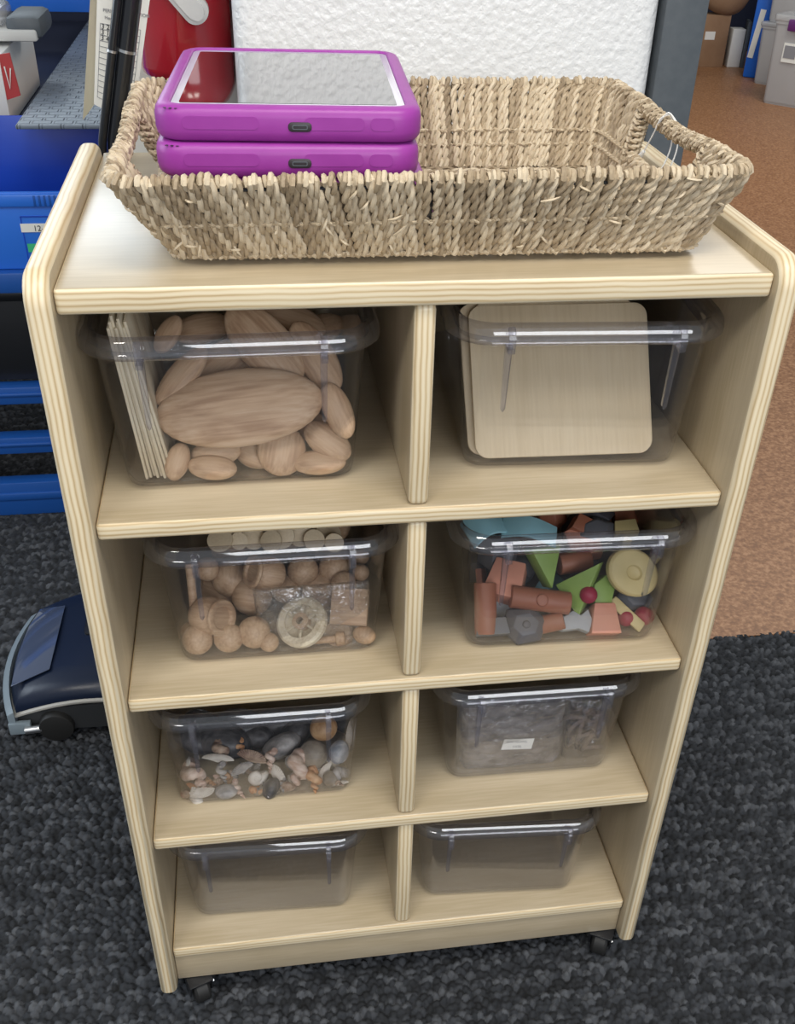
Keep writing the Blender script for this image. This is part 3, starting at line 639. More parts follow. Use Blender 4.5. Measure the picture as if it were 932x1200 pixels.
for i, (x, y, z) in enumerate([(.34, .12, .02), (.39, .13, .02), (.44, .12, .02), (.35, .17, .022), (.40, .19, .022), (.45, .17, .022), (.36, .13, .06), (.41, .14, .06), (.45, .13, .06), (.34, .22, .03), (.40, .24, .03), (.45, .23, .03), (.37, .19, .07), (.43, .20, .07), (.345, .09, .055), (.40, .098, .035), (.43, .095, .055), (.37, .095, .03)]):
    col = ['slate', 'brick', 'grey', 'slate', 'peach', 'grey'][i % 6]
    o = (rock(.017, .012) if i % 2 else frustum(.034, .026, .03, .024)).build('block_piece', 'toy_' + col, bevel=.001, ang=25); o.location = (x, y + .022, ZS[2] + z); o.rotation_euler = (i, i * 2, i * .7)
    tag(o, col.replace('brick', 'brick-red').replace('slate', 'slate-grey') + ' block, shaded in the block tray: ' + where(x, y, z, .32, .47, .09, .25, 0, .09), 'block', 'blocks at the back of the block tray')
# ------------------------------------------------------------------ fifth tray: shells and stones
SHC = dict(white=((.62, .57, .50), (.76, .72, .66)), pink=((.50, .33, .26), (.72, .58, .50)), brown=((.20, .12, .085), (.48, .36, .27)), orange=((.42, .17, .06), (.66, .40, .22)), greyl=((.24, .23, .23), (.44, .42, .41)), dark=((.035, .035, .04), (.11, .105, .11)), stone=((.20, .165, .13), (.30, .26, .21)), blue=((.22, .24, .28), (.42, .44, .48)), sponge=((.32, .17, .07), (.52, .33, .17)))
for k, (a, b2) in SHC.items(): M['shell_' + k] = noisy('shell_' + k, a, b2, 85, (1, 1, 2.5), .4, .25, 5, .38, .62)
G5 = 'seashells and stones in the third row tray'
def spiral(turns=4.5, grow=.42, tall=1.6, n=90, k=12, rib=.0):
    """helico-spiral shell: a tube that widens as it winds down round its axis; unit size"""
    b_ = MB(); pts, rs = [], []
    for i in range(n):
        th = 2 * PI * turns * i / (n - 1); s_ = math.exp(grow * (th - 2 * PI * turns) / PI * .9)
        pts.append((s_ * .48 * math.cos(th), s_ * .48 * math.sin(th), tall * (.5 - s_))); rs.append(s_ * .50 * (1 + rib * math.sin(th * 5)))
    rs[-1] *= .75; b_.tube(pts, rs, k); return b_
def clam(ribs=16, depth=.35):
    b_ = MB(); nu, nv = 48, 10; vs = []
    for side in (1, .82):
        for j in range(nv + 1):
            q = j / nv
            for i in range(nu + 1):
                a = PI * (.08 + .84 * i / nu); rr = q * (1 + .06 * math.sin(a * 3)) ; rib = .035 * math.cos(i * PI * 2 * ribs / nu) * q
                vs.append((rr * math.cos(a) * 1.0, rr * math.sin(a) * .85 - .4, (depth * (math.sin(q * PI * .62)) * math.sin(a) ** .6 * (1.35 - q * .75) + rib) * side - (0 if side == 1 else .03)))
    n = (nv + 1) * (nu + 1); fs = []
    for s_ in (0, 1):
        for j in range(nv):
            for i in range(nu): a = s_ * n + j * (nu + 1) + i; fs.append((a, a + 1, a + nu + 2, a + nu + 1))
    for i in range(nu): a = nv * (nu + 1) + i; fs.append((a, a + 1, n + a + 1, n + a))
    b_.add(vs, fs); return b_
SD = {}
def shell(kind, col, u, v, y, px, ang, tilt, yaw, label, asp=1.0):
    key = (kind, col)
    if key not in SD:
        b_ = {'whelk': lambda: spiral(4, .42, 1.9, 90, 12, .10), 'snail': lambda: spiral(3, .46, .7, 70, 12), 'auger': lambda: spiral(6, .26, 3.2, 110, 10), 'clam': clam}[kind]() if kind != 'stone' else None
        if kind == 'stone': SD[key] = sphere_mesh('s', 'shell_' + col, 22, 14, 1, .10, len(SD))
        else: o = b_.build('s', 'shell_' + col); SD[key] = o.data; bpy.data.objects.remove(o)
    r = msize(px, at(u, v, y)) / 2; p = atc(u, v, y, 5, r * .55)
    sz = {'whelk': (1.0, 1.0, 1.0), 'snail': (1, 1, 1), 'auger': (.66, .66, .66), 'clam': (1, 1, 1), 'stone': (1, asp, .75)}[kind]
    nm = {'whelk': 'whelk_shell', 'snail': 'snail_shell', 'auger': 'auger_shell', 'clam': 'clam_shell', 'stone': 'stone'}[kind]
    o = scaled(nm, SD[key], r * sz[0], r * sz[1] * (asp if kind == 'clam' else 1), r * sz[2]); pose(o, p, ang, tilt, yaw); tag(o, label, 'stone' if kind == 'stone' else 'seashell', G5); return o
F = .060
shell('whelk', 'pink', 232, 911, F, 42, 20, 70, 60, 'pink and white conch at the left front of the shell tray')
shell('clam', 'white', 238, 934, F - .004, 30, 190, 10, 0, 'white fan shell at the left bottom of the shell tray')
shell('snail', 'brown', 218, 930, F - .002, 20, 0, 30, 20, 'brown banded snail shell in the left bottom corner')
shell('auger', 'greyl', 262, 909, F, 26, 20, 100, 10, 'spotted cone shell right of the pink conch')
shell('clam', 'white', 256, 889, .075, 38, -5, -30, 0, 'long white clam shell at the upper left of the shell tray', .6)
shell('whelk', 'brown', 262, 882, .080, 30, 10, 80, 70, 'spiky brown shell lying on the long white clam')
shell('clam', 'greyl', 283, 901, .066, 28, 30, -10, 10, 'grey clam shell left of the round white shell')
shell('clam', 'brown', 296, 886, .075, 36, -20, 0, 10, 'brown fan shell above the round white shell')
shell('whelk', 'orange', 283, 876, .085, 18, 30, 80, 20, 'small orange-red shell at the upper middle')
shell('snail', 'white', 301, 911, F - .004, 32, 30, 20, 10, 'round white moon shell facing the front')
shell('clam', 'white', 326, 909, F + .004, 34, -60, -10, 0, 'white curved shell right behind the moon shell')
shell('auger', 'pink', 317, 894, .066, 28, 0, 75, 0, 'upright pinkish cone shell above the moon shell')
shell('whelk', 'pink', 350, 907, F, 46, -30, 80, 75, 'big ribbed whelk sloping down to the right')
shell('stone', 'stone', 368, 885, .075, 40, 50, 0, 10, 'smooth grey-brown pebble at the right of centre', .85)
shell('clam', 'white', 380, 905, .066, 26, 60, 0, 0, 'white shell below the grey-brown pebble')
shell('clam', 'white', 411, 858, .082, 40, 80, 0, 10, 'white oval shell high at the right wall', .6)
shell('stone', 'blue', 397, 881, .064, 28, 70, 0, 10, 'blue-grey stone near the right wall', .8)
shell('whelk', 'greyl', 394, 911, F, 26, -50, 80, 20, 'grey striped whelk in the right front')
shell('clam', 'white', 399, 924, F - .004, 20, 10, -30, 0, 'white shell in the right bottom corner', .6)
shell('whelk', 'orange', 370, 924, F - .004, 30, -10, 80, 80, 'orange-brown cone at the front below the big whelk')
shell('snail', 'brown', 338, 927, F - .004, 24, 0, 40, 20, 'striped brown snail shell at the bottom front')
shell('snail', 'orange', 298, 929, F - .002, 22, 0, 40, -20, 'tan snail shell under the moon shell')
shell('auger', 'pink', 281, 934, F - .006, 24, 40, 80, 10, 'small pink cone at the bottom left of centre')
shell('stone', 'greyl', 265, 928, F, 26, 10, 0, 0, 'mottled grey stone at the bottom left of centre', .7)
shell('stone', 'dark', 318, 925, F, 26, 60, 0, 0, 'dark stone at the bottom beside the moon shell', .7)
shell('stone', 'sponge', 379, 854, .085, 32, 20, 0, 0, 'pitted orange-brown sponge stone at the top right', .9)
shell('stone', 'greyl', 346, 893, .075, 24, 20, 0, 0, 'grey pebble behind the big whelk', .9)
shell('stone', 'stone', 388, 913, F + .002, 22, -20, 0, 0, 'tan pebble above the orange-brown cone', .8)
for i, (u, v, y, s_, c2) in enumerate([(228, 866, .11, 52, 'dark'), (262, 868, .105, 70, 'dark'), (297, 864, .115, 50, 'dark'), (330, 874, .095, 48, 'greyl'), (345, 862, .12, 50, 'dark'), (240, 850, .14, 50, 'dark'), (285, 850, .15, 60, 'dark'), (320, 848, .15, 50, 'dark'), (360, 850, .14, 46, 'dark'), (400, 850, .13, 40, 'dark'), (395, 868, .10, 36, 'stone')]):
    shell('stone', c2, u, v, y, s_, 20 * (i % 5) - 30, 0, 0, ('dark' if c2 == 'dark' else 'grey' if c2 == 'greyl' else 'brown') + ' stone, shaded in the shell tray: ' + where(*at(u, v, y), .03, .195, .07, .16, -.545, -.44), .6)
for i in range(30):
    u = 220 + (i * 37 % 176); v = 893 + (i * 23 % 40); kd = ['clam', 'whelk', 'snail', 'auger'][i % 4]; c2 = ['white', 'brown', 'pink', 'greyl', 'brown', 'white', 'orange', 'greyl', 'stone'][i % 9]
    y = .072 + .0035 * (i % 5); p = atc(u, v, y, 5, .005)
    shell(kd, c2, u, v, y, 17 + i * 7 % 9, i * 47 % 180 - 90, i * 31 % 120 - 60, i * 53 % 120 - 60, 'small ' + {'white': 'white', 'brown': 'brown', 'pink': 'pinkish', 'greyl': 'grey', 'orange': 'orange', 'stone': 'tan'}[c2] + ' ' + {'clam': 'clam', 'whelk': 'whelk', 'snail': 'snail', 'auger': 'auger'}[kd] + ' shell between larger ones: ' + where(p.x, p.y, v, .03, .195, .06, .09, 933, 893), .8)
# ------------------------------------------------------------------ sixth tray: bagged bark with label
bag = thing('bark_bag', 'flat clear bag of grey bark squares with a white paper label', 'bag', at(600, 900, .07))
M['bark'] = noisy('grey_bark', (.13, .11, .105), (.36, .33, .32), 45, (1, 1, 1.8), .6, .8, 6, .34, .66, bd=.004)
M['bark_brown'] = noisy('brown_bark', (.07, .048, .04), (.30, .22, .19), 70, (1, 1, 3), .55, .8, 5, .36, .64, bd=.004)
def slab_px(name, quad, y0, dep, m, parent, amp=.0015, seed=1):
    r_ = random.Random(seed); nx, ny = 40, 30; vs = []; (u0, v0), (u1, v1), (u2, v2), (u3, v3) = quad
    ks = [(r_.uniform(-25, 25), r_.uniform(-25, 25), r_.uniform(0, 6)) for _ in range(8)]
    for side in (0, 1):
        for j in range(ny):
            for i in range(nx):
                s_, t2 = i / (nx - 1), j / (ny - 1)
                u = (u0 * (1 - s_) + u1 * s_) * (1 - t2) + (u3 * (1 - s_) + u2 * s_) * t2; v = (v0 * (1 - s_) + v1 * s_) * (1 - t2) + (v3 * (1 - s_) + v2 * s_) * t2
                e = min(1, min(s_, 1 - s_) * 14) ** .5 * min(1, min(t2, 1 - t2) * 14) ** .5
                w = sum(math.sin(a * s_ + b2 * t2 + c2) for a, b2, c2 in ks) / 4 * amp
                vs.append(at(u, v, y0 + dep / 2 + (-1 if side == 0 else 1) * dep / 2 * e + w * e))
    n = nx * ny; fs = [(s_ * n + j * nx + i, s_ * n + j * nx + i + 1, s_ * n + (j + 1) * nx + i + 1, s_ * n + (j + 1) * nx + i) for s_ in (0, 1) for j in range(ny - 1) for i in range(nx - 1)]
    b_ = MB(); b_.add([v - (Vector(parent.location) if parent else Vector()) for v in vs], fs); o = b_.build(name, m, parent); return o
slab_px('bark', [(541, 822), (664, 817), (655, 905), (538, 912)], .056, .030, 'bark', bag, .0010)
f_ = film('film', [(536, 818), (672, 812), (655, 909), (534, 914)], .062, .012, None, None, .0008, 5); f_.parent = bag; f_.location = -Vector(bag.location)
b_ = MB(); b_.prism([(-.0175, -.0052), (.0135, -.0052), (.0175, .0052), (-.0135, .0052)], 0, .0002, 'z'); o = b_.build('paper_label', 'white_paper', bag, smooth=False)
lp = at(607, 872, .0485); pose(o, lp, 2, -6); o.location = lp - Vector(bag.location)
for s_, zz in (('BARK SQUARES', .0014), ('(10/20)', -.0034)):
    q = text(s_, .0030, 'grey_ink', o, (-.001, zz, .00025), (0, 0, 0), align='CENTER')
bag2 = thing('bark_bag', 'shiny bulging bag of brown bark strips at the right end of its tray', 'bag', at(690, 890, .07))
slab_px('bark', [(668, 822), (712, 830), (705, 880), (662, 890)], .075, .02, 'bark_brown', bag2, .004, 4)
for i in range(6):
    b_ = MB(); b_.box(0, 0, 0, .022 + .003 * (i % 3), .005, .006); o = b_.build('bark_strip', 'bark_brown', bag2, bevel=.0012); q = at(672 + 4 * i, 840 + 7 * i, .066); pose(o, q, 20 + 37 * i % 90 - 20, 10); o.location = q - Vector(bag2.location)
f_ = film('film', [(664, 816), (722, 818), (704, 892), (656, 897)], .068, .015, None, None, .005, 9); f_.parent = bag2; f_.location = -Vector(bag2.location)
# ------------------------------------------------------------------ seagrass basket on top
BK = thing('seagrass_basket', 'woven seagrass basket with two handles on top of the shelf', 'basket', (.26, .16, .0))
BKO = -Vector(BK.location)
def loop_pt(quad, r, s_):
    """point and outward direction on a rounded four-cornered loop, s_ in 0..4 (front, right, back, left)"""
    k = int(s_) % 4; f_ = s_ - int(s_); a = Vector(quad[k]); b2 = Vector(quad[(k + 1) % 4]); p = a.lerp(b2, f_)
    n_ = Vector(((b2 - a).y, -(b2 - a).x, 0)).normalized(); L = (b2 - a).length; e = min(f_, 1 - f_) * L
    if e < r:
        o2 = quad[(k + 2) % 4] if f_ > .5 else quad[(k - 1) % 4]; c2 = Vector(b2 if f_ > .5 else a); w = (1 - e / r)
        if f_ > .5: m_ = Vector(((Vector(o2) - c2).y, -(Vector(o2) - c2).x, 0)).normalized()
        else: m_ = Vector(((c2 - Vector(o2)).y, -(c2 - Vector(o2)).x, 0)).normalized()
        q = (n_ + m_).normalized(); n2 = n_.lerp(q, w).normalized(); p = p - q * (r * .29 * w * w); n_ = n2
    return p, n_
ZT = .0665
BOT = [(.079, .045, .005), (.451, .042, .005), (.444, .266, .005), (.082, .264, .005)]
TOP = [(.043, .014, ZT - .0055), (.478, .024, ZT - .004), (.464, .311, ZT), (.045, .297, ZT)]
rb = random.Random(11)
weave = MB(); handle = {1: MB(), 3: MB()}
LENS = [.40, .25, .39, .25]
HOLE = {1: (.24, .70), 3: (.33, .78)}
def strand(s_, t0, t1, over=True):
    pb, nb = loop_pt(BOT, .02, s_); s2 = s_ + rb.uniform(-.003, .003); pt, nt = loop_pt(TOP, .024, min(3.9999, max(0, s2)))
    off = .0030 + rb.uniform(-.0006, .0008); R_ = rb.uniform(.0031, .0037); pts = []
    ph = rb.uniform(0, 6.28); wob = rb.uniform(.0002, .0008)
    side = (BOT[(int(s_) + 1) % 4][0] - BOT[int(s_) % 4][0], BOT[(int(s_) + 1) % 4][1] - BOT[int(s_) % 4][1], 0); sv = Vector(side).normalized()
    def P(q, o_, zz=0):
        n_ = nb.lerp(nt, q).normalized(); p = pb.lerp(pt, q) + n_ * o_ + sv * (wob * math.sin(ph + q * 9)); p.z += zz; return p
    K = 24; 
    for i in range(K): q = t0 + (t1 - t0) * i / (K - 1); pts.append(P(q, off + .0011 * math.cos(q * 12.0 + (0 if int(s_ * 60) % 2 else PI))))
    for a in (20, 45, 70, 90, 110, 135, 160): r_ = math.radians(a); pts.append(P(t1, off * math.cos(r_) * 1.05, off * 1.1 * math.sin(r_)))
    for i in range(K): q = t1 + (t0 - t1) * i / (K - 1); pts.append(sv * (.0026 * min(1, i / 3)) + P(q, -off + .0008 * math.cos(q * 12.0 + ph)))
    tn = rb.random(); weave.rope(pts, R_, rb.uniform(.016, .022), ph, 6, (tn * .85 + rb.uniform(0, .15), min(1, tn * .85 + rb.uniform(0, .3))))
for k in range(4):
    n_ = int(LENS[k] / .0051)
    for i in range(n_):
        f_ = (i + .5 + rb.uniform(-.1, .1)) / n_; s_ = k + f_
        if k in HOLE and HOLE[k][0] < f_ < HOLE[k][1]:
            strand(s_, .02, .36)
        else: strand(s_, .02, 1)
# binding strands round both sides of each opening and round the grip
for k, (f0, f1) in HOLE.items():
    for fe in (f0, f1):
        for j in range(9):
            q = .38 + .6 * j / 8
            pb, nb = loop_pt(BOT, .02, k + fe); pt, nt = loop_pt(TOP, .024, k + fe); c2 = pb.lerp(pt, q); sv = (Vector(TOP[(k + 1) % 4]) - Vector(TOP[k])).normalized()
            pts = [c2 + nt * .0058 * math.cos(a * PI / 5) + sv * .005 * math.sin(a * PI / 5) + Vector((0, 0, .0012 * math.sin(a * PI / 5 + 1))) for a in range(11)]
            weave.rope(pts, .0025, .012, rb.uniform(0, 6), 5, (rb.random(), rb.random()))
    nb_ = int((f1 - f0) * .25 / .0042) + 3
    for j in range(nb_):
        f_ = f0 - .01 + (f1 - f0 + .02) * j / (nb_ - 1); c2, nt = loop_pt(TOP, .024, k + f_); sv = (Vector(TOP[(k + 1) % 4]) - Vector(TOP[k])).normalized()
        rr = .0052 + rb.uniform(-.0004, .0006); c2 = c2 + Vector((0, 0, -.001 - .004 * math.sin(PI * (f_ - f0) / (f1 - f0))))
        pts = [c2 + nt * rr * math.cos(a * PI / 6) + Vector((0, 0, rr * math.sin(a * PI / 6))) + sv * (.006 * a / 12 - .003) for a in range(13)]
        handle[k].rope(pts, .0022, .012, rb.uniform(0, 6), 5, (rb.random() * .9, rb.random() * .9))
    pts = [loop_pt(TOP, .024, k + f0 - .02 + (f1 - f0 + .04) * j / 10)[0] + Vector((0, 0, -.001 - .004 * math.sin(PI * j / 10))) for j in range(11)]
    handle[k].tube(pts, .0035, 8, .1)
# horizontal weft ropes, bottom braid
for q, o_, R_ in ((.48, .0052, .0017), (.47, -.0058, .0019), (.03, .0048, .0026), (.30, -.0055, .0018)):
    for ks in ((0, 4),) if q < .3 else ((0, 1.22), (1.72, 3.3), (3.80, 4.0)):
        pts = []; n_ = int((ks[1] - ks[0]) * 110)
        for i in range(n_ + 1):
            s_ = min(3.9999, ks[0] + (ks[1] - ks[0]) * i / n_); pb, nb = loop_pt(BOT, .02, s_); pt, nt = loop_pt(TOP, .024, s_)
            pts.append(pb.lerp(pt, q) + nb.lerp(nt, q).normalized() * (o_ + .0020 * math.sin(s_ * 230) * (1 if o_ > 0 else -1)))
        weave.rope(pts, R_, .010, .3, 5, (.35, .7))
for k in (1, 3): o = handle[k].build('handle', 'seagrass', BK); o.location = BKO
base = MB()
for i in range(38):
    y = .048 + i * .0057; pts = [(.084 + .36 * j / 44, y + .0006 * math.sin(j * 1.3 + i), .0052 + .0008 * math.sin(j * .9 + i * PI)) for j in range(45)]
    tn = rb.random(); base.rope(pts, .0030, .012, rb.uniform(0, 6), 4, (tn * .8, tn))
o = base.build('woven_base', 'seagrass', BK); o.location = BKO
fb = weave
for i in range(36):
    s_ = rb.uniform(0, 4); 
    if rb.random() < .6: s_ = rb.uniform(0, 1)
    q = rb.uniform(.05, 1.02); pb, nb = loop_pt(BOT, .02, s_); pt, nt = loop_pt(TOP, .024, s_); p = pb.lerp(pt, q) + nt * .0065
    dv = Vector((rb.uniform(-1, 1), rb.uniform(-1, 1), rb.uniform(-1, 1))).normalized(); L = rb.uniform(.004, .016)
    fb.tube([p + nt * (.0024 * math.sin(a * PI / 6)) + (dv - nt * dv.dot(nt)) * L * (a / 6 - .5) + Vector((0, 0, .0)) for a in range(7)], [.0007, .0009, .001, .001, .0009, .0007, .0003], 4, rb.uniform(.6, 1))
o = weave.build('woven_side', 'seagrass', BK); o.location = BKO
wf = MB(); pb, nb = loop_pt(BOT, .02, .465); pt, nt = loop_pt(TOP, .024, .475); wf.tube([pb.lerp(pt, q) + nt * .0008 for q in (0, .5, .97)], .0030, 8)
wf.tube([loop_pt(TOP, .024, 4 * i / 160 if i < 160 else 0)[0] + Vector((0, 0, -.004)) for i in range(160)], .0012, 6, closed=True)
o = wf.build('wire_frame', 'black', BK); o.location = BKO
st = MB()
h0 = loop_pt(TOP, .024, 1.52)[0]
M['string'] = plastic('white_string', (.85, .85, .83), .6)
for q in ([(0, 0, .005), (-.006, .004, .001), (-.008, .010, -.012), (-.010, .02, -.028)], [(0, 0, .005), (.004, .0, -.006), (.002, -.006, -.022), (-.01, -.018, -.040)], [(0, -.002, .005), (.007, -.003, -.006), (.006, -.010, -.022), (-.006, -.024, -.040)], [(-.006, .006, -.003), (-.002, .0, .0062), (.006, -.002, -.001)]):
    ps_ = [Vector(a) for a in q]; out = []
    for i in range(len(ps_) - 1):
        p0, p1, p2, p3 = ps_[max(0, i - 1)], ps_[i], ps_[i + 1], ps_[min(len(ps_) - 1, i + 2)]
        for j in range(5):
            t2 = j / 5; out.append(h0 + .5 * ((2 * p1) + (p2 - p0) * t2 + (2 * p0 - 5 * p1 + 4 * p2 - p3) * t2 ** 2 + (3 * p1 - p0 - 3 * p2 + p3) * t2 ** 3))
    out.append(h0 + ps_[-1]); st.tube(out, .0006, 6)
st.tube([h0 + Vector((-.010, .02, -.028)), h0 + Vector((-.0115, .025, -.034))], [.0014, .0022], 8)
o = st.build('string', 'string', BK); o.location = BKO; tag(o, 'white string tied round the right handle')
# ------------------------------------------------------------------ tablets in purple cases
def tablet(x, y, z, rz, label, first=[None]):
    t_ = thing('tablet', label, 'tablet', (x, y, z), math.radians(rz), 'stacked tablets in purple cases')
    if first[0] is None:
        HX, HY, r, T = .0895, .114, .020, .0222; k = 8; vs = []
        prof = [(-.006, 0), (-.0028, .0008), (-.0008, .003), (0, .007), (0, .015), (-.0008, .0188), (-.0028, .0212), (-.006, .0222), (-.0098, .0222), (-.0108, .0212), (-.0108, .0188)]
        for off, zz in prof: vs += [(a, b2, zz) for a, b2 in rrect(HX + off, HY + off, r + off, k)]
        n_ = 4 * (k + 1); fs = [(i * n_ + j, i * n_ + (j + 1) % n_, (i + 1) * n_ + (j + 1) % n_, (i + 1) * n_ + j) for i in range(len(prof) - 1) for j in range(n_)]
        fs += [tuple(range(n_))[::-1], tuple((len(prof) - 1) * n_ + j for j in range(n_))]
        b_ = MB(); b_.add(vs, fs)
        for xx, w in ((-.045, .05), (.03, .04), (.062, .016)): b_.prism(rrect(w / 2, .0040, .0035, 4, xx, .0125), -HY - .0003, -HY + .001, 'y')
        parts = [b_.build('case', 'purple', t_)]
        b_ = MB(); b_.prism(rrect(HX - .0110, HY - .0110, .009, 6), .0186, .0208, 'z'); parts.append(b_.build('bezel', 'bezel', t_, bevel=.0003))
        b_ = MB(); b_.prism(rrect(HX - .0165, HY - .019, .002, 3), .0206, .0211, 'z'); parts.append(b_.build('screen', 'screen', t_))
        b_ = MB(); b_.prism(rrect(.0078, .0030, .0026, 5, .007, .0105), -HY - .0009, -HY + .001, 'y'); q = b_.build('charging_port', 'port', t_, bevel=.0004); parts.append(q)
        b_ = MB(); ol = rrect(.0052, .0015, .0012, 4, .007, .0105); il = rrect(.0045, .0009, .0007, 4, .007, .0105); n2 = len(ol)
        b_.add([(a, -HY - .0013, b2) for a, b2 in ol] + [(a, -HY - .0013, b2) for a, b2 in il] + [(a, -HY - .0005, b2) for a, b2 in ol], [(i, (i + 1) % n2, n2 + (i + 1) % n2, n2 + i) for i in range(n2)] + [(i, 2 * n2 + i, 2 * n2 + (i + 1) % n2, (i + 1) % n2) for i in range(n2)])
        c2 = b_.build('port_ring', 'greysteel', q); parts.append(c2)
        b_ = MB()
        for i in range(5): b_.lathe([(0, 0), (.0011, 0), (.0011, .0003), (0, .0003)], 10)
        for i in range(5):
            for j in range(i * 40, i * 40 + 40):
                v = b_.v[j]; a = (i - 2) * .0036; b_.v[j] = (v[0] - .0735 + a, -HY + .0030 + v[1] + abs(i - 2) * .0006, v[2] + .0205)
        parts.append(b_.build('speaker_holes', 'port', t_)); first[0] = parts
    else:
        m_ = {}
        for s_ in first[0]:
            c2 = s_.copy(); C.objects.link(c2); m_[s_] = c2; c2.parent = m_.get(s_.parent, t_)
    return t_
TS = .0226
tablet(.166, .1685, .0085 + 3 * TS, -3.2, 'top tablet in a purple case, its screen showing, in the basket')
tablet(.1635, .1665, .0085 + 2 * TS, -2.4, 'purple-cased tablet directly under the top tablet')
tablet(.1695, .1700, .0085 + TS, -2, 'third purple-cased tablet from the top, mostly behind the weave')
tablet(.1745, .1685, .0085, -1, 'lowest purple-cased tablet, seen only through gaps in the weave')
# ------------------------------------------------------------------ fire extinguisher on the column
c = MB(); c.box(.30, .68, .54, .66, .02, 2.724); o = c.build('wall_recess', 'white_box'); tag(o, kind='structure'); o.location = (.02, 0, 0)
X = thing('fire_extinguisher', 'red fire extinguisher hanging behind the shelf, left of the white column', 'extinguisher', (.0735, .600, .022))
b_ = MB(); r = .0515; b_.lathe([(0, 0), (r * .9, 0), (r * .97, .003), (r, .010), (r, .150)] + [(r * math.cos(a * PI / 18), .150 + .045 * math.sin(a * PI / 18)) for a in range(1, 8)] + [(.015, .199), (.015, .215), (0, .215)], 40)
b_.build('cylinder', 'red_paint', X)
b_ = MB(); b_.lathe([(0, .215), (.019, .215), (.019, .232), (.013, .236), (.013, .262), (0, .262)], 24); b_.box(0, -.01, .25, .022, .05, .02); b_.build('valve', 'steel', X, bevel=.001)
b_ = MB(); p0, p1 = at(213, -6, .530), at(236, 21, .532)
b_ = MB(); ax = (p1 - p0).normalized(); sd = Vector((1, -.05, 0)); sd = (sd - ax * sd.dot(ax)).normalized(); nn = ax.cross(sd)
wd = .0135; pts = []
for a in range(0, 13): q = PI * a / 12; pts.append((-wd * math.cos(q), math.sin(q) * wd * .9))
L0 = (p1 - p0).length
ol = [(-wd * 1.05, -.10)] + [(x_, L0 * .72 + y_) for x_, y_ in pts] + [(wd * 1.05, -.10)]
il = [(x_ * .72, y_ if y_ < -.05 else y_ - .0035) for x_, y_ in ol]; n2 = len(ol)
def LP(x_, y_, d): q = p0 + sd * x_ + ax * y_ + nn * d; return q - Vector(X.location)
b_.add([LP(x_, y_, 0) for x_, y_ in ol] + [LP(x_, y_, 0) for x_, y_ in il] + [LP(x_, y_, -.006) for x_, y_ in ol] + [LP(x_ * .92, y_, .003) for x_, y_ in il],
       [(i, i + 1, n2 + i + 1, n2 + i) for i in range(n2 - 1)] + [(i + 1, i, 2 * n2 + i, 2 * n2 + i + 1) for i in range(n2 - 1)] + [(n2 + i, n2 + i + 1, 3 * n2 + i + 1, 3 * n2 + i) for i in range(n2 - 1)] + [tuple(3 * n2 + i for i in range(n2))])
o = b_.build('lever', 'light_grey', X)
b_ = MB(); b_.tube([(.0, -.03, .25), (.03, -.05, .255), (.056, -.04, .23), (.0585, -.01, .17), (.0575, .0, .09)], .006, 10); b_.build('hose', 'rubber', X)
b_ = MB(); b_.box(0, .0535, .09, .06, .006, .16); b_.build('wall_bracket', 'steel', X, bevel=.001)
# inspection tag: one folded card behind the pole
TG = thing('inspection_tag', 'inspection tag card with ruled lines hanging beside the red extinguisher', 'tag', at(140, 10, .47)); TO = -Vector(TG.location)
def sheet(name, quad, ys, m, parent, off, th=.0003, bend=0, n=10):
    vs = []; (u0, v0), (u1, v1), (u2, v2), (u3, v3) = quad
    for d in (0, th):
        for j in range(n + 1):
            for i in range(n + 1):
                s_, t2 = i / n, j / n; u = (u0 * (1 - s_) + u1 * s_) * (1 - t2) + (u3 * (1 - s_) + u2 * s_) * t2; v = (v0 * (1 - s_) + v1 * s_) * (1 - t2) + (v3 * (1 - s_) + v2 * s_) * t2
                y = (ys[0] * (1 - s_) + ys[1] * s_) + bend * math.sin(PI * t2) + d; vs.append(at(u, v, y) + off)
    N_ = (n + 1) ** 2; fs = []
    for d in (0, 1):
        for j in range(n):
            for i in range(n): a = d * N_ + j * (n + 1) + i; fs.append((a, a + 1, a + n + 2, a + n + 1))
    ed = [i for i in range(n + 1)] + [j * (n + 1) + n for j in range(1, n + 1)] + [n * (n + 1) + i for i in range(n - 1, -1, -1)] + [j * (n + 1) for j in range(n - 1, 0, -1)]
    fs += [(ed[i], ed[(i + 1) % len(ed)], ed[(i + 1) % len(ed)] + N_, ed[i] + N_) for i in range(len(ed))]
    b_ = MB(); b_.add(vs, fs); return b_.build(name, m, parent)
Q = [(115, -40), (181, -40), (156, 146), (110, 122)]
sheet('card', Q, (.470, .470), 'white_paper', TG, TO)
sheet('card_back', [(108, -40), (116, -40), (111, 122), (97, 141)], (.474, .488), 'cream_paper', TG, TO)
def qp(s_, t2): (u0, v0), (u1, v1), (u2, v2), (u3, v3) = Q; return at((u0 * (1 - s_) + u1 * s_) * (1 - t2) + (u3 * (1 - s_) + u2 * s_) * t2, (v0 * (1 - s_) + v1 * s_) * (1 - t2) + (v3 * (1 - s_) + v2 * s_) * t2, .4696) + TO
b_ = MB()
for i in range(14): t2 = .41 + .0405 * i; b_.tube([qp(.08, t2), qp(.90, t2)], .00022, 4)
for s_ in (.08, .90): b_.tube([qp(s_, .41), qp(s_, .41 + .0405 * 13)], .00022, 4)
b_.build('ruled_lines', 'grey_ink', TG)
def qtext(s, s_, t2, size, m):
    p = qp(s_, t2); xa = (qp(s_ + .3, t2) - p).normalized(); ya = Vector((0, 0, 1)); ya = (ya - xa * ya.dot(xa)).normalized(); za = xa.cross(ya)
    o = text(s, size, m, TG, (0, 0, 0)); o.matrix_local = Matrix.Translation(p) @ Matrix((xa, ya, za)).transposed().to_4x4()
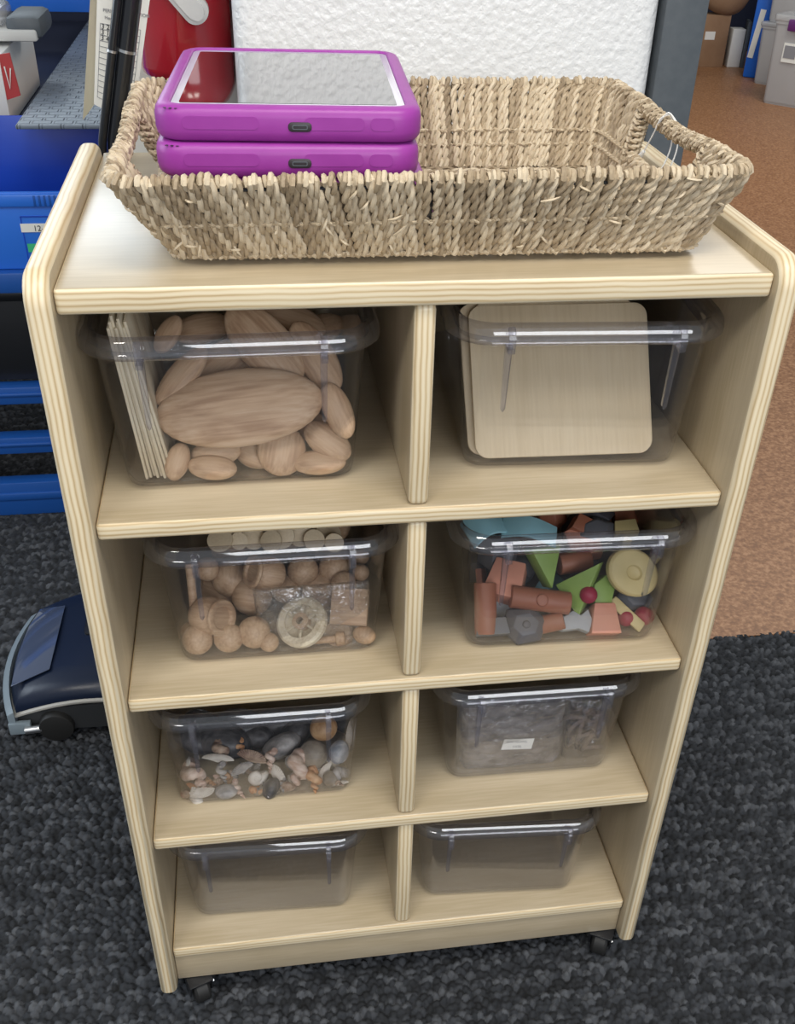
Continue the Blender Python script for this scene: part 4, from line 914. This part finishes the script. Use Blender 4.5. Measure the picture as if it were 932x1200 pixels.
qtext('PERIODIC INSPECTION', .12, .325, .0042, 'grey_ink'); qtext('Month/Day/Year', .16, .375, .0040, 'grey_ink')
for i, s in enumerate(('3 20 21', '3 18 22', '3 4 23')): qtext(s, .10, .445 + i * .0405, .0062, 'ink')
# little wall notice with a walking figure, under the extinguisher
NT = thing('wall_notice', 'white wall notice with a black figure and a yellow bar below the extinguisher', 'sign', (.03, .668, -.03))
b_ = MB(); b_.box(0, 0, 0, .12, .001, .11); b_.build('card', 'white_paper', NT)
M['yellow_print'] = plastic('yellow_print', (.75, .68, .15), .5)
b_ = MB(); b_.box(.012, -.0009, -.01, .006, .0006, .07); b_.build('yellow_bar', 'yellow_print', NT)
b_ = MB()
for pl in ([(-.006, 0, .02), (-.006, 0, .004)], [(-.006, 0, .004), (-.010, 0, -.014)], [(-.006, 0, .004), (-.002, 0, -.006), (.002, 0, -.016)], [(-.010, 0, .014), (-.002, 0, .008)]): b_.tube([(a, -.0012, c2) for a, _, c2 in pl], .0012, 6)
b_.lathe([(0, -.0018), (.003, -.0018), (.003, -.0008), (0, -.0008)], 14, axis='y')
for j in range(len(b_.v) - 56, len(b_.v)): v = b_.v[j]; b_.v[j] = (v[0] - .006, v[1], v[2] + .025)
b_.build('figure', 'ink', NT)
# ------------------------------------------------------------------ carpet sweeper
SW = thing('carpet_sweeper', 'dark blue and black carpet sweeper on the carpet left of the shelf', 'carpet sweeper', (-.13, .55, -.82))
SO = -Vector(SW.location)
def sweeper_body():
    # plan outline bows outward at the left edge; low walls, domed lid
    x0, x1, y0, y1 = -.262, .0, .445, .665
    def outline(k): 
        pts = []
        for i in range(13): t2 = i / 12; pts.append((x0 + .020 * (2 * t2 - 1) ** 2 + k * 1.0, y1 - k - (y1 - y0 - 2 * k) * t2))
        for i in range(1, 13): t2 = i / 12; pts.append((x0 + .020 + k + (x1 - x0 - .02 - 2 * k) * t2, y0 + k - .012 * math.sin(PI * t2)))
        for i in range(1, 13): t2 = i / 12; pts.append((x1 - k, y0 + k + (y1 - y0 - 2 * k) * t2))
        for i in range(1, 12): t2 = i / 12; pts.append((x1 - k - (x1 - x0 - .02 - 2 * k) * t2, y1 - k + .012 * math.sin(PI * t2)))
        return pts
    return outline
ol = sweeper_body()
def dome(x): return .020 * math.sin(max(0, min(1, (x + .262) / .262)) * PI) 
def loft(levels, name, m, parent):
    b_ = MB(); vs = []; n_ = len(ol(0))
    for k, z, dm in levels: vs += [(x_, y_, z + dm * dome(x_)) for x_, y_ in ol(k)]
    vs.append((-.13, .555, levels[-1][1] + levels[-1][2] * .020 + .001)); fs = [(i * n_ + j, i * n_ + (j + 1) % n_, (i + 1) * n_ + (j + 1) % n_, (i + 1) * n_ + j) for i in range(len(levels) - 1) for j in range(n_)]
    t0 = (len(levels) - 1) * n_; fs += [(t0 + j, t0 + (j + 1) % n_, len(vs) - 1) for j in range(n_)]; fs.append(tuple(range(n_))[::-1])
    b_.add(vs, fs); o = b_.build(name, m, parent); o.location = SO; return o
M['lamp_white'] = plastic('case_white', (.78, .78, .77), .4)
M['sweeper_blue'] = plastic('sweeper_dark_blue', (.006, .012, .032), .35)
M['sweeper_grey'] = plastic('sweeper_bumper_grey', (.20, .25, .29), .5)
M['sweeper_trim'] = plastic('sweeper_trim', (.42, .41, .38), .4)
M['sweeper_dark'] = plastic('sweeper_dark_grey', (.028, .030, .033), .5)
loft([(.010, -.806, 0), (.004, -.802, 0), (.003, -.790, 1.9)], 'body', 'sweeper_dark', SW)
loft([(.0015, -.791, 1.9), (.0, -.789, 1.9), (.0, -.786, 1.9), (.003, -.784, 1.9)], 'trim_strip', 'sweeper_trim', SW)
loft([(.003, -.785, 1.9), (.003, -.776, 1.9), (.010, -.762, 1.7), (.020, -.754, 1.5), (.05, -.750, 1.4)], 'lid', 'sweeper_blue', SW)
b_ = MB(); pts = [(-.262 + .020 * (2 * t2 / 12 - 1) ** 2 - .004, .668 - (.668 - .440) * t2 / 12, -.785) for t2 in range(13)]
vs = []
for x_, y_, z_ in pts: vs += [(x_ - .004, y_, z_ - .020), (x_ - .004, y_, z_ + .014), (x_ + .006, y_, z_ + .020), (x_ + .006, y_, z_ - .020)]
fs = [(i * 4 + j, i * 4 + (j + 1) % 4, i * 4 + 4 + (j + 1) % 4, i * 4 + 4 + j) for i in range(12) for j in range(4)] + [(0, 1, 2, 3), (51, 50, 49, 48)]
b_.add(vs, fs); b_.box(-.236, .441, -.795, .030, .008, .020); o = b_.build('bumper', 'sweeper_grey', SW, bevel=.001); o.location = SO
b_ = MB(); b_.prism([(-.243, .468), (-.190, .482), (-.186, .628), (-.226, .636), (-.238, .60), (-.2445, .54)], 0, .0016, 'z')
for i, v in enumerate(b_.v): b_.v[i] = (v[0], v[1], v[2] - .7525 + dome(v[0]) * 1.42 + .0040)
o = b_.build('clear_window', 'sweeper_window', SW, bevel=.0005); o.location = SO
b_ = MB(); b_.prism(rrect(.038, .026, .008, 5, -.112, .575), -.7245, -.7205, 'z'); o = b_.build('handle_socket', 'black', SW, bevel=.001); o.location = SO
b_ = MB(); 
for y_ in (.4385, .66):
    w_ = MB(); w_.lathe([(0, -.010), (.024, -.010), (.024, .010), (0, .010)], 24, axis='y'); w_.v = [(v[0] - .185, v[1] + y_, v[2] - .792) for v in w_.v]; o = w_.build('wheel', 'rubber', SW, bevel=.002); o.location = SO
b_.tube([(-.228, .434, -.795), (-.205, .434, -.793)], .006, 12)
o = b_.build('axle_end', 'steel', SW); o.location = SO
pk = at(136, 165, .42); pm = at(155, 0, .415)
dirv = (pm - pk)
b_ = MB(); lo_ = Vector((-.100, .560, -.722)); b_.tube([lo_, pk + (lo_ - pk) * .10, pk, pm, pm + dirv * 2.6], [.0085] * 5, 16)
o = b_.build('pole', 'gloss_black', SW); o.location = SO
b_ = MB(); sft = Vector((-.0125, -.004, 0)); b_.tube([pk + sft + (lo_ - pk) * .05, pk + sft, pm + sft, pm + sft + dirv * 2.6], .0042, 12)
o = b_.build('side_rod', 'gloss_black', SW); o.location = SO
b_ = MB(); pc = pk.lerp(pm, .66); dd = dirv.normalized(); b_.tube([pc - dd * .0012, pc + dd * .0012], .0092, 16); b_.tube([pc + sft - dd * .001, pc + sft + dd * .001], .0050, 12); o = b_.build('pole_joint', 'steel', SW); o.location = SO
# ------------------------------------------------------------------ blue bin rack at the left
RK = thing('bin_rack', 'blue metal rack with a dark grey ribbed top, left behind the shelf', 'rack', (-.4, 1.5, -.82)); RO = -Vector(RK.location)
m, t, b = mat('ribbed_grey_plastic', (.15, .18, .225), .42)
tc = coords(t, (1, 1, 1)); br = N(t, 'ShaderNodeTexBrick', Scale=1.0); br.inputs['Brick Width'].default_value = .032; br.inputs['Row Height'].default_value = .020; br.inputs['Mortar Size'].default_value = .003; br.inputs['Mortar Smooth'].default_value = .6
t.links.new(tc, br.inputs['Vector']); bump(t, b, br.outputs['Fac'], 1.0, -.004); M['ribbed'] = m
def rk(name, m_, *boxes, bevel=.002):
    b_ = MB()
    for q in boxes: b_.box(*q)
    o = b_.build(name, m_, RK, bevel=bevel); o.location = RO; return o
rk('top_slab', 'ribbed', (-.088, 1.53, -.134, .25, .96, .006)); rk('top_slab', 'ribbed', (-.088, 2.24, -.134, .25, .43, .006))
for z0, z1, y_ in ((-.593, -.560, 1.05), (-.691, -.658, 1.05), (-.821, -.751, 1.05)):
    zc, h = (z0 + z1) / 2, z1 - z0; rk('rail', 'blue_metal', (-.55, y_ + .015, zc, .98, .03, h), (-.55, y_ - .001, zc + h * .1, .98, .006, h * .22), bevel=.003)
for x_ in (-.055, -1.05): rk('upright', 'greysteel', (x_, 1.06, -.25, .03, .03, 1.142)); rk('upright', 'greysteel', (x_, 2.42, -.25, .03, .03, 1.142))
rk('back_panel', 'navy', (-.55, 2.44, -.20, 1.1, .012, 1.2)); rk('upper_rail', 'blue_bin', (-.60, 2.0, -.068, 1.02, .03, .068))
rk('shelf_deck', 'navy', (-.63, 1.82, -.19, .80, 1.20, .02))
BN = thing('storage_bin', 'open-front blue plastic bin with white and green labels, under the grey slab', 'bin', (-.4, 1.15, -.385)); BO = -Vector(BN.location)
def bn(name, m_, b_, bevel=.002): o = b_.build(name, m_, BN, bevel=bevel); o.location = BO; return o
b_ = MB(); b_.box(-.42, 1.17, -.255, .70, .006, .225); b_.box(-.42, 1.115, -.378, .70, .12, .006); b_.box(-.0705, 1.11, -.26, .006, .12, .22); bn('bin_back', 'blue_deep', b_)
b_ = MB(); b_.box(-.42, 1.050, -.289, .70, .008, .122); b_.box(-.42, 1.046, -.240, .70, .010, .020); bn('front_panel', 'blue_bin', b_, .003)
b_ = MB(); b_.box(-.42, 1.040, -.367, .70, .022, .034); bn('front_lip', 'blue_metal', b_, .003)
b_ = MB()
for i in range(14): b_.box(-.203 + i * .0078, 1.0405, -.240, .0034, .002, .016)
bn('vent_slots', 'blue_metal', b_, .0006)
b_ = MB(); b_.box(-.15, 1.0455, -.2655, .16, .0015, .0015); b_.box(-.2295, 1.0455, -.305, .0015, .0015, .08); bn('label_holder', 'blue_deep', b_, 0)
b_ = MB(); b_.box(-.168, 1.0450, -.283, .128, .0006, .0135); o = bn('white_label', 'white_paper', b_, 0); text('12-18', .0125, 'ink', o, (-.213, 1.0440, -.2878))
b_ = MB(); b_.box(-.197, 1.0450, -.3150, .060, .0006, .0135); o = bn('green_label', 'green_label', b_, 0); text('24', .0115, 'ink', o, (-.2165, 1.0440, -.3195))
b_ = MB(); b_.box(-.50, 1.24, -.475, .88, .34, .160); b_.box(-.50, 1.066, -.401, .88, .012, .018)
o = b_.build('storage_box', 'black', None, bevel=.004); tag(o, 'black box under the blue bin in the left rack', 'box')
# things lying on the rack
WB = thing('carton', 'white carton with red print on the left rack shelf', 'box', (-.35, 1.45, -.18)); b_ = MB(); b_.box(-.10, .0, .055, .46, .34, .106); o = b_.build('carton_body', 'lamp_white', WB, bevel=.001); o.location = (-.04, -.02, 0)
cb = [at(-14, 66, 1.262), at(11, 62, 1.262), at(24, 112, 1.262), at(3, 119, 1.262)]
b_ = MB(); vs = [q - Vector(WB.location) for q in cb]; vs2 = [v + Vector((0, .004, 0)) for v in vs]; b_.add(vs + vs2, [(0, 1, 2, 3), (7, 6, 5, 4), (0, 4, 5, 1), (1, 5, 6, 2), (2, 6, 7, 3), (3, 7, 4, 0)]); o = b_.build('red_print', 'red_print', WB)
b_ = MB(); b_.tube([at(5, 78, 1.259) - Vector(WB.location), at(12, 104, 1.259) - Vector(WB.location), at(12, 80, 1.259) - Vector(WB.location)], .0012, 5); b_.build('mark', 'white_paper', WB)
PK = thing('plastic_case', 'grey case with a clear plastic cover on top of the white carton', 'case', (-.38, 1.42, -.064))
b_ = MB(); b_.box(.02, 0, .009, .30, .14, .018); b_.build('case_base', 'white_box', PK, bevel=.004)
b_ = MB(); b_.box(.150, .0, .020, .060, .13, .036); b_.build('case_end', 'greysteel', PK, bevel=.012)
b_ = MB(); b_.box(-.01, .0, .034, .25, .11, .030); b_.build('clear_cover', 'cloudy', PK, bevel=.010)
# ------------------------------------------------------------------ things standing on the cork floor far right
Zf = -.82
def boxy(name, label, cat, m_, x, y, z, sx, sy, sz, rz=0, bev=.004, lean=0):
    b_ = MB(); b_.box(0, 0, sz / 2, sx, sy, sz); o = b_.build(name, m_, bevel=bev); o.location = (x, y, z); o.rotation_euler = (lean, 0, rz)
    if label: tag(o, label, cat)
    return o
CB = thing('cardboard_box', 'upright brown cardboard box with a white label by the far wall', 'box', (2.84, 5.66, Zf), 0)
b_ = MB(); b_.box(0, 0, .135, .150, .12, .27); b_.build('box_body', 'cardboard', CB, bevel=.002); b_ = MB(); b_.box(-.035, -.0605, .165, .060, .001, .042); b_.build('label', 'white_paper', CB)
boxy('paper_stack', 'white paper stack leaning beside the brown cardboard box', 'paper', 'white_paper', 2.985, 5.64, Zf, .075, .08, .20, -.1, lean=0)
boxy('grey_folder', 'grey folder standing between the papers and the blue bin', 'folder', 'greysteel', 3.045, 5.64, Zf, .02, .12, .24, -.3)
BL = thing('blue_bin', 'blue plastic bin with a white strip, beside the clear tubs', 'bin', (3.02, 5.40, Zf), -.55)
b_ = MB(); b_.box(0, 0, .24, .085, .26, .48); b_.build('bin_shell', 'blue_toy', BL, bevel=.01); b_ = MB(); b_.box(-.010, -.1315, .22, .030, .002, .24, Euler((0, .10, 0)).to_matrix()); b_.build('white_strip', 'white_paper', BL)
def tub(label, x, y, z, sx, sy, sz, rz, latch=False):
    t_ = thing('clear_tub', label, 'tub', (x, y, z), rz, 'clear tubs on the cork floor'); b_ = MB(); vs = []
    for f_, zz in ((.90, .004), (.93, .0), (.95, .012), (1, sz * .9), (1.03, sz * .9), (1.03, sz * .93), (.97, sz * .93), (.93, .012)): vs += [(a, b2, zz) for a, b2 in rrect(sx / 2 * f_, sy / 2 * f_, .02, 4)]
    n_ = 20; b_.add(vs, [(i * n_ + j, i * n_ + (j + 1) % n_, (i + 1) * n_ + (j + 1) % n_, (i + 1) * n_ + j) for i in range(7) for j in range(n_)] + [tuple(7 * n_ + j for j in range(n_))]); b_.build('tub_shell', 'cloudy', t_)
    b_ = MB(); b_.prism(rrect(sx / 2 * 1.05, sy / 2 * 1.05, .022, 4), sz * .93, sz, 'z'); b_.build('lid', 'cloudy', t_, bevel=.004)
    b_ = MB(); b_.box(0, -.02, sz * .3, sx * .6, sy * .5, sz * .4); b_.box(.08, .0, sz * .55, sx * .3, sy * .4, sz * .2); b_.build('contents', 'white_box', t_, bevel=.02)
    if latch: 
        b_ = MB(); b_.box(-sx * .24, -sy / 2 * 1.05, sz * .90, .085, .022, .05); b_.build('latch', 'purple_latch', t_, bevel=.006)
        b_ = MB(); b_.box(-sx * .26, -sy / 2 - .002, sz * .60, .075, .003, .085); b_.build('label', 'white_paper', t_); b_ = MB(); b_.box(-sx * .26, -sy / 2 - .0045, sz * .61, .060, .002, .055); b_.build('printed_picture', 'grey_ink', t_)
    return t_
tub('nearest clear tub with a purple latch at the far right edge', 3.00, 4.60, Zf, .44, .34, .40, -.85, True)
tub('lower clear tub standing behind the purple-latched one', 3.14, 5.10, Zf, .40, .30, .30, -.85)
tub('clear tub stacked on the lower rear tub', 3.14, 5.10, Zf + .302, .38, .28, .26, -.85)
WH_ = thing('chair_caster', 'chrome and grey caster of a dark chair near the grey post', 'caster', (2.60, 5.36, Zf))
b_ = MB(); b_.lathe([(0, -.016), (.042, -.016), (.045, -.010), (.045, .010), (.042, .016), (0, .016)], 24, axis='x'); 
for i, v in enumerate(b_.v): b_.v[i] = (v[0], v[1], v[2] + .045)
b_.build('wheel', 'greysteel', WH_)
b_ = MB(); b_.box(.0, 0, .10, .045, .05, .07); b_.tube([(0, 0, .1), (0, 0, .20)], .012, 12); b_.build('housing', 'steel', WH_, bevel=.015)
b_ = MB(); b_.tube([(0, 0, .20), (-.1, .1, .23), (-.25, .2, .24)], .02, 10); b_.build('chair_leg', 'black', WH_)
boxy('hanging_paper', 'white paper sheet hanging above the chair caster beyond the grey post', 'paper', 'white_paper', 2.30, 4.6, -.52, .055, .004, .40)
boxy('dark_cabinet', 'dark navy cabinet beyond the grey post', 'cabinet', 'navy', 2.52, 5.86, Zf, .28, .36, 1.4)
boxy('dark_cabinet', 'dark navy cabinet behind the clear tubs', 'cabinet', 'navy', 3.9, 6.0, Zf, 1.2, .2, .9)
t_ = scaled('paper_sack', sphere_mesh('sack', 'cardboard', 26, 14, .7, .12, 3), .14, .12, .13); t_.location = (2.88, 5.66, -.415); t_.rotation_euler = (.2, .3, .2); tag(t_, 'crumpled brown paper sack on the upright cardboard box', 'sack')
for o in list(C.objects):
    if o.parent is None: o.location = Vector(o.location) + Vector((0, 0, DZ))
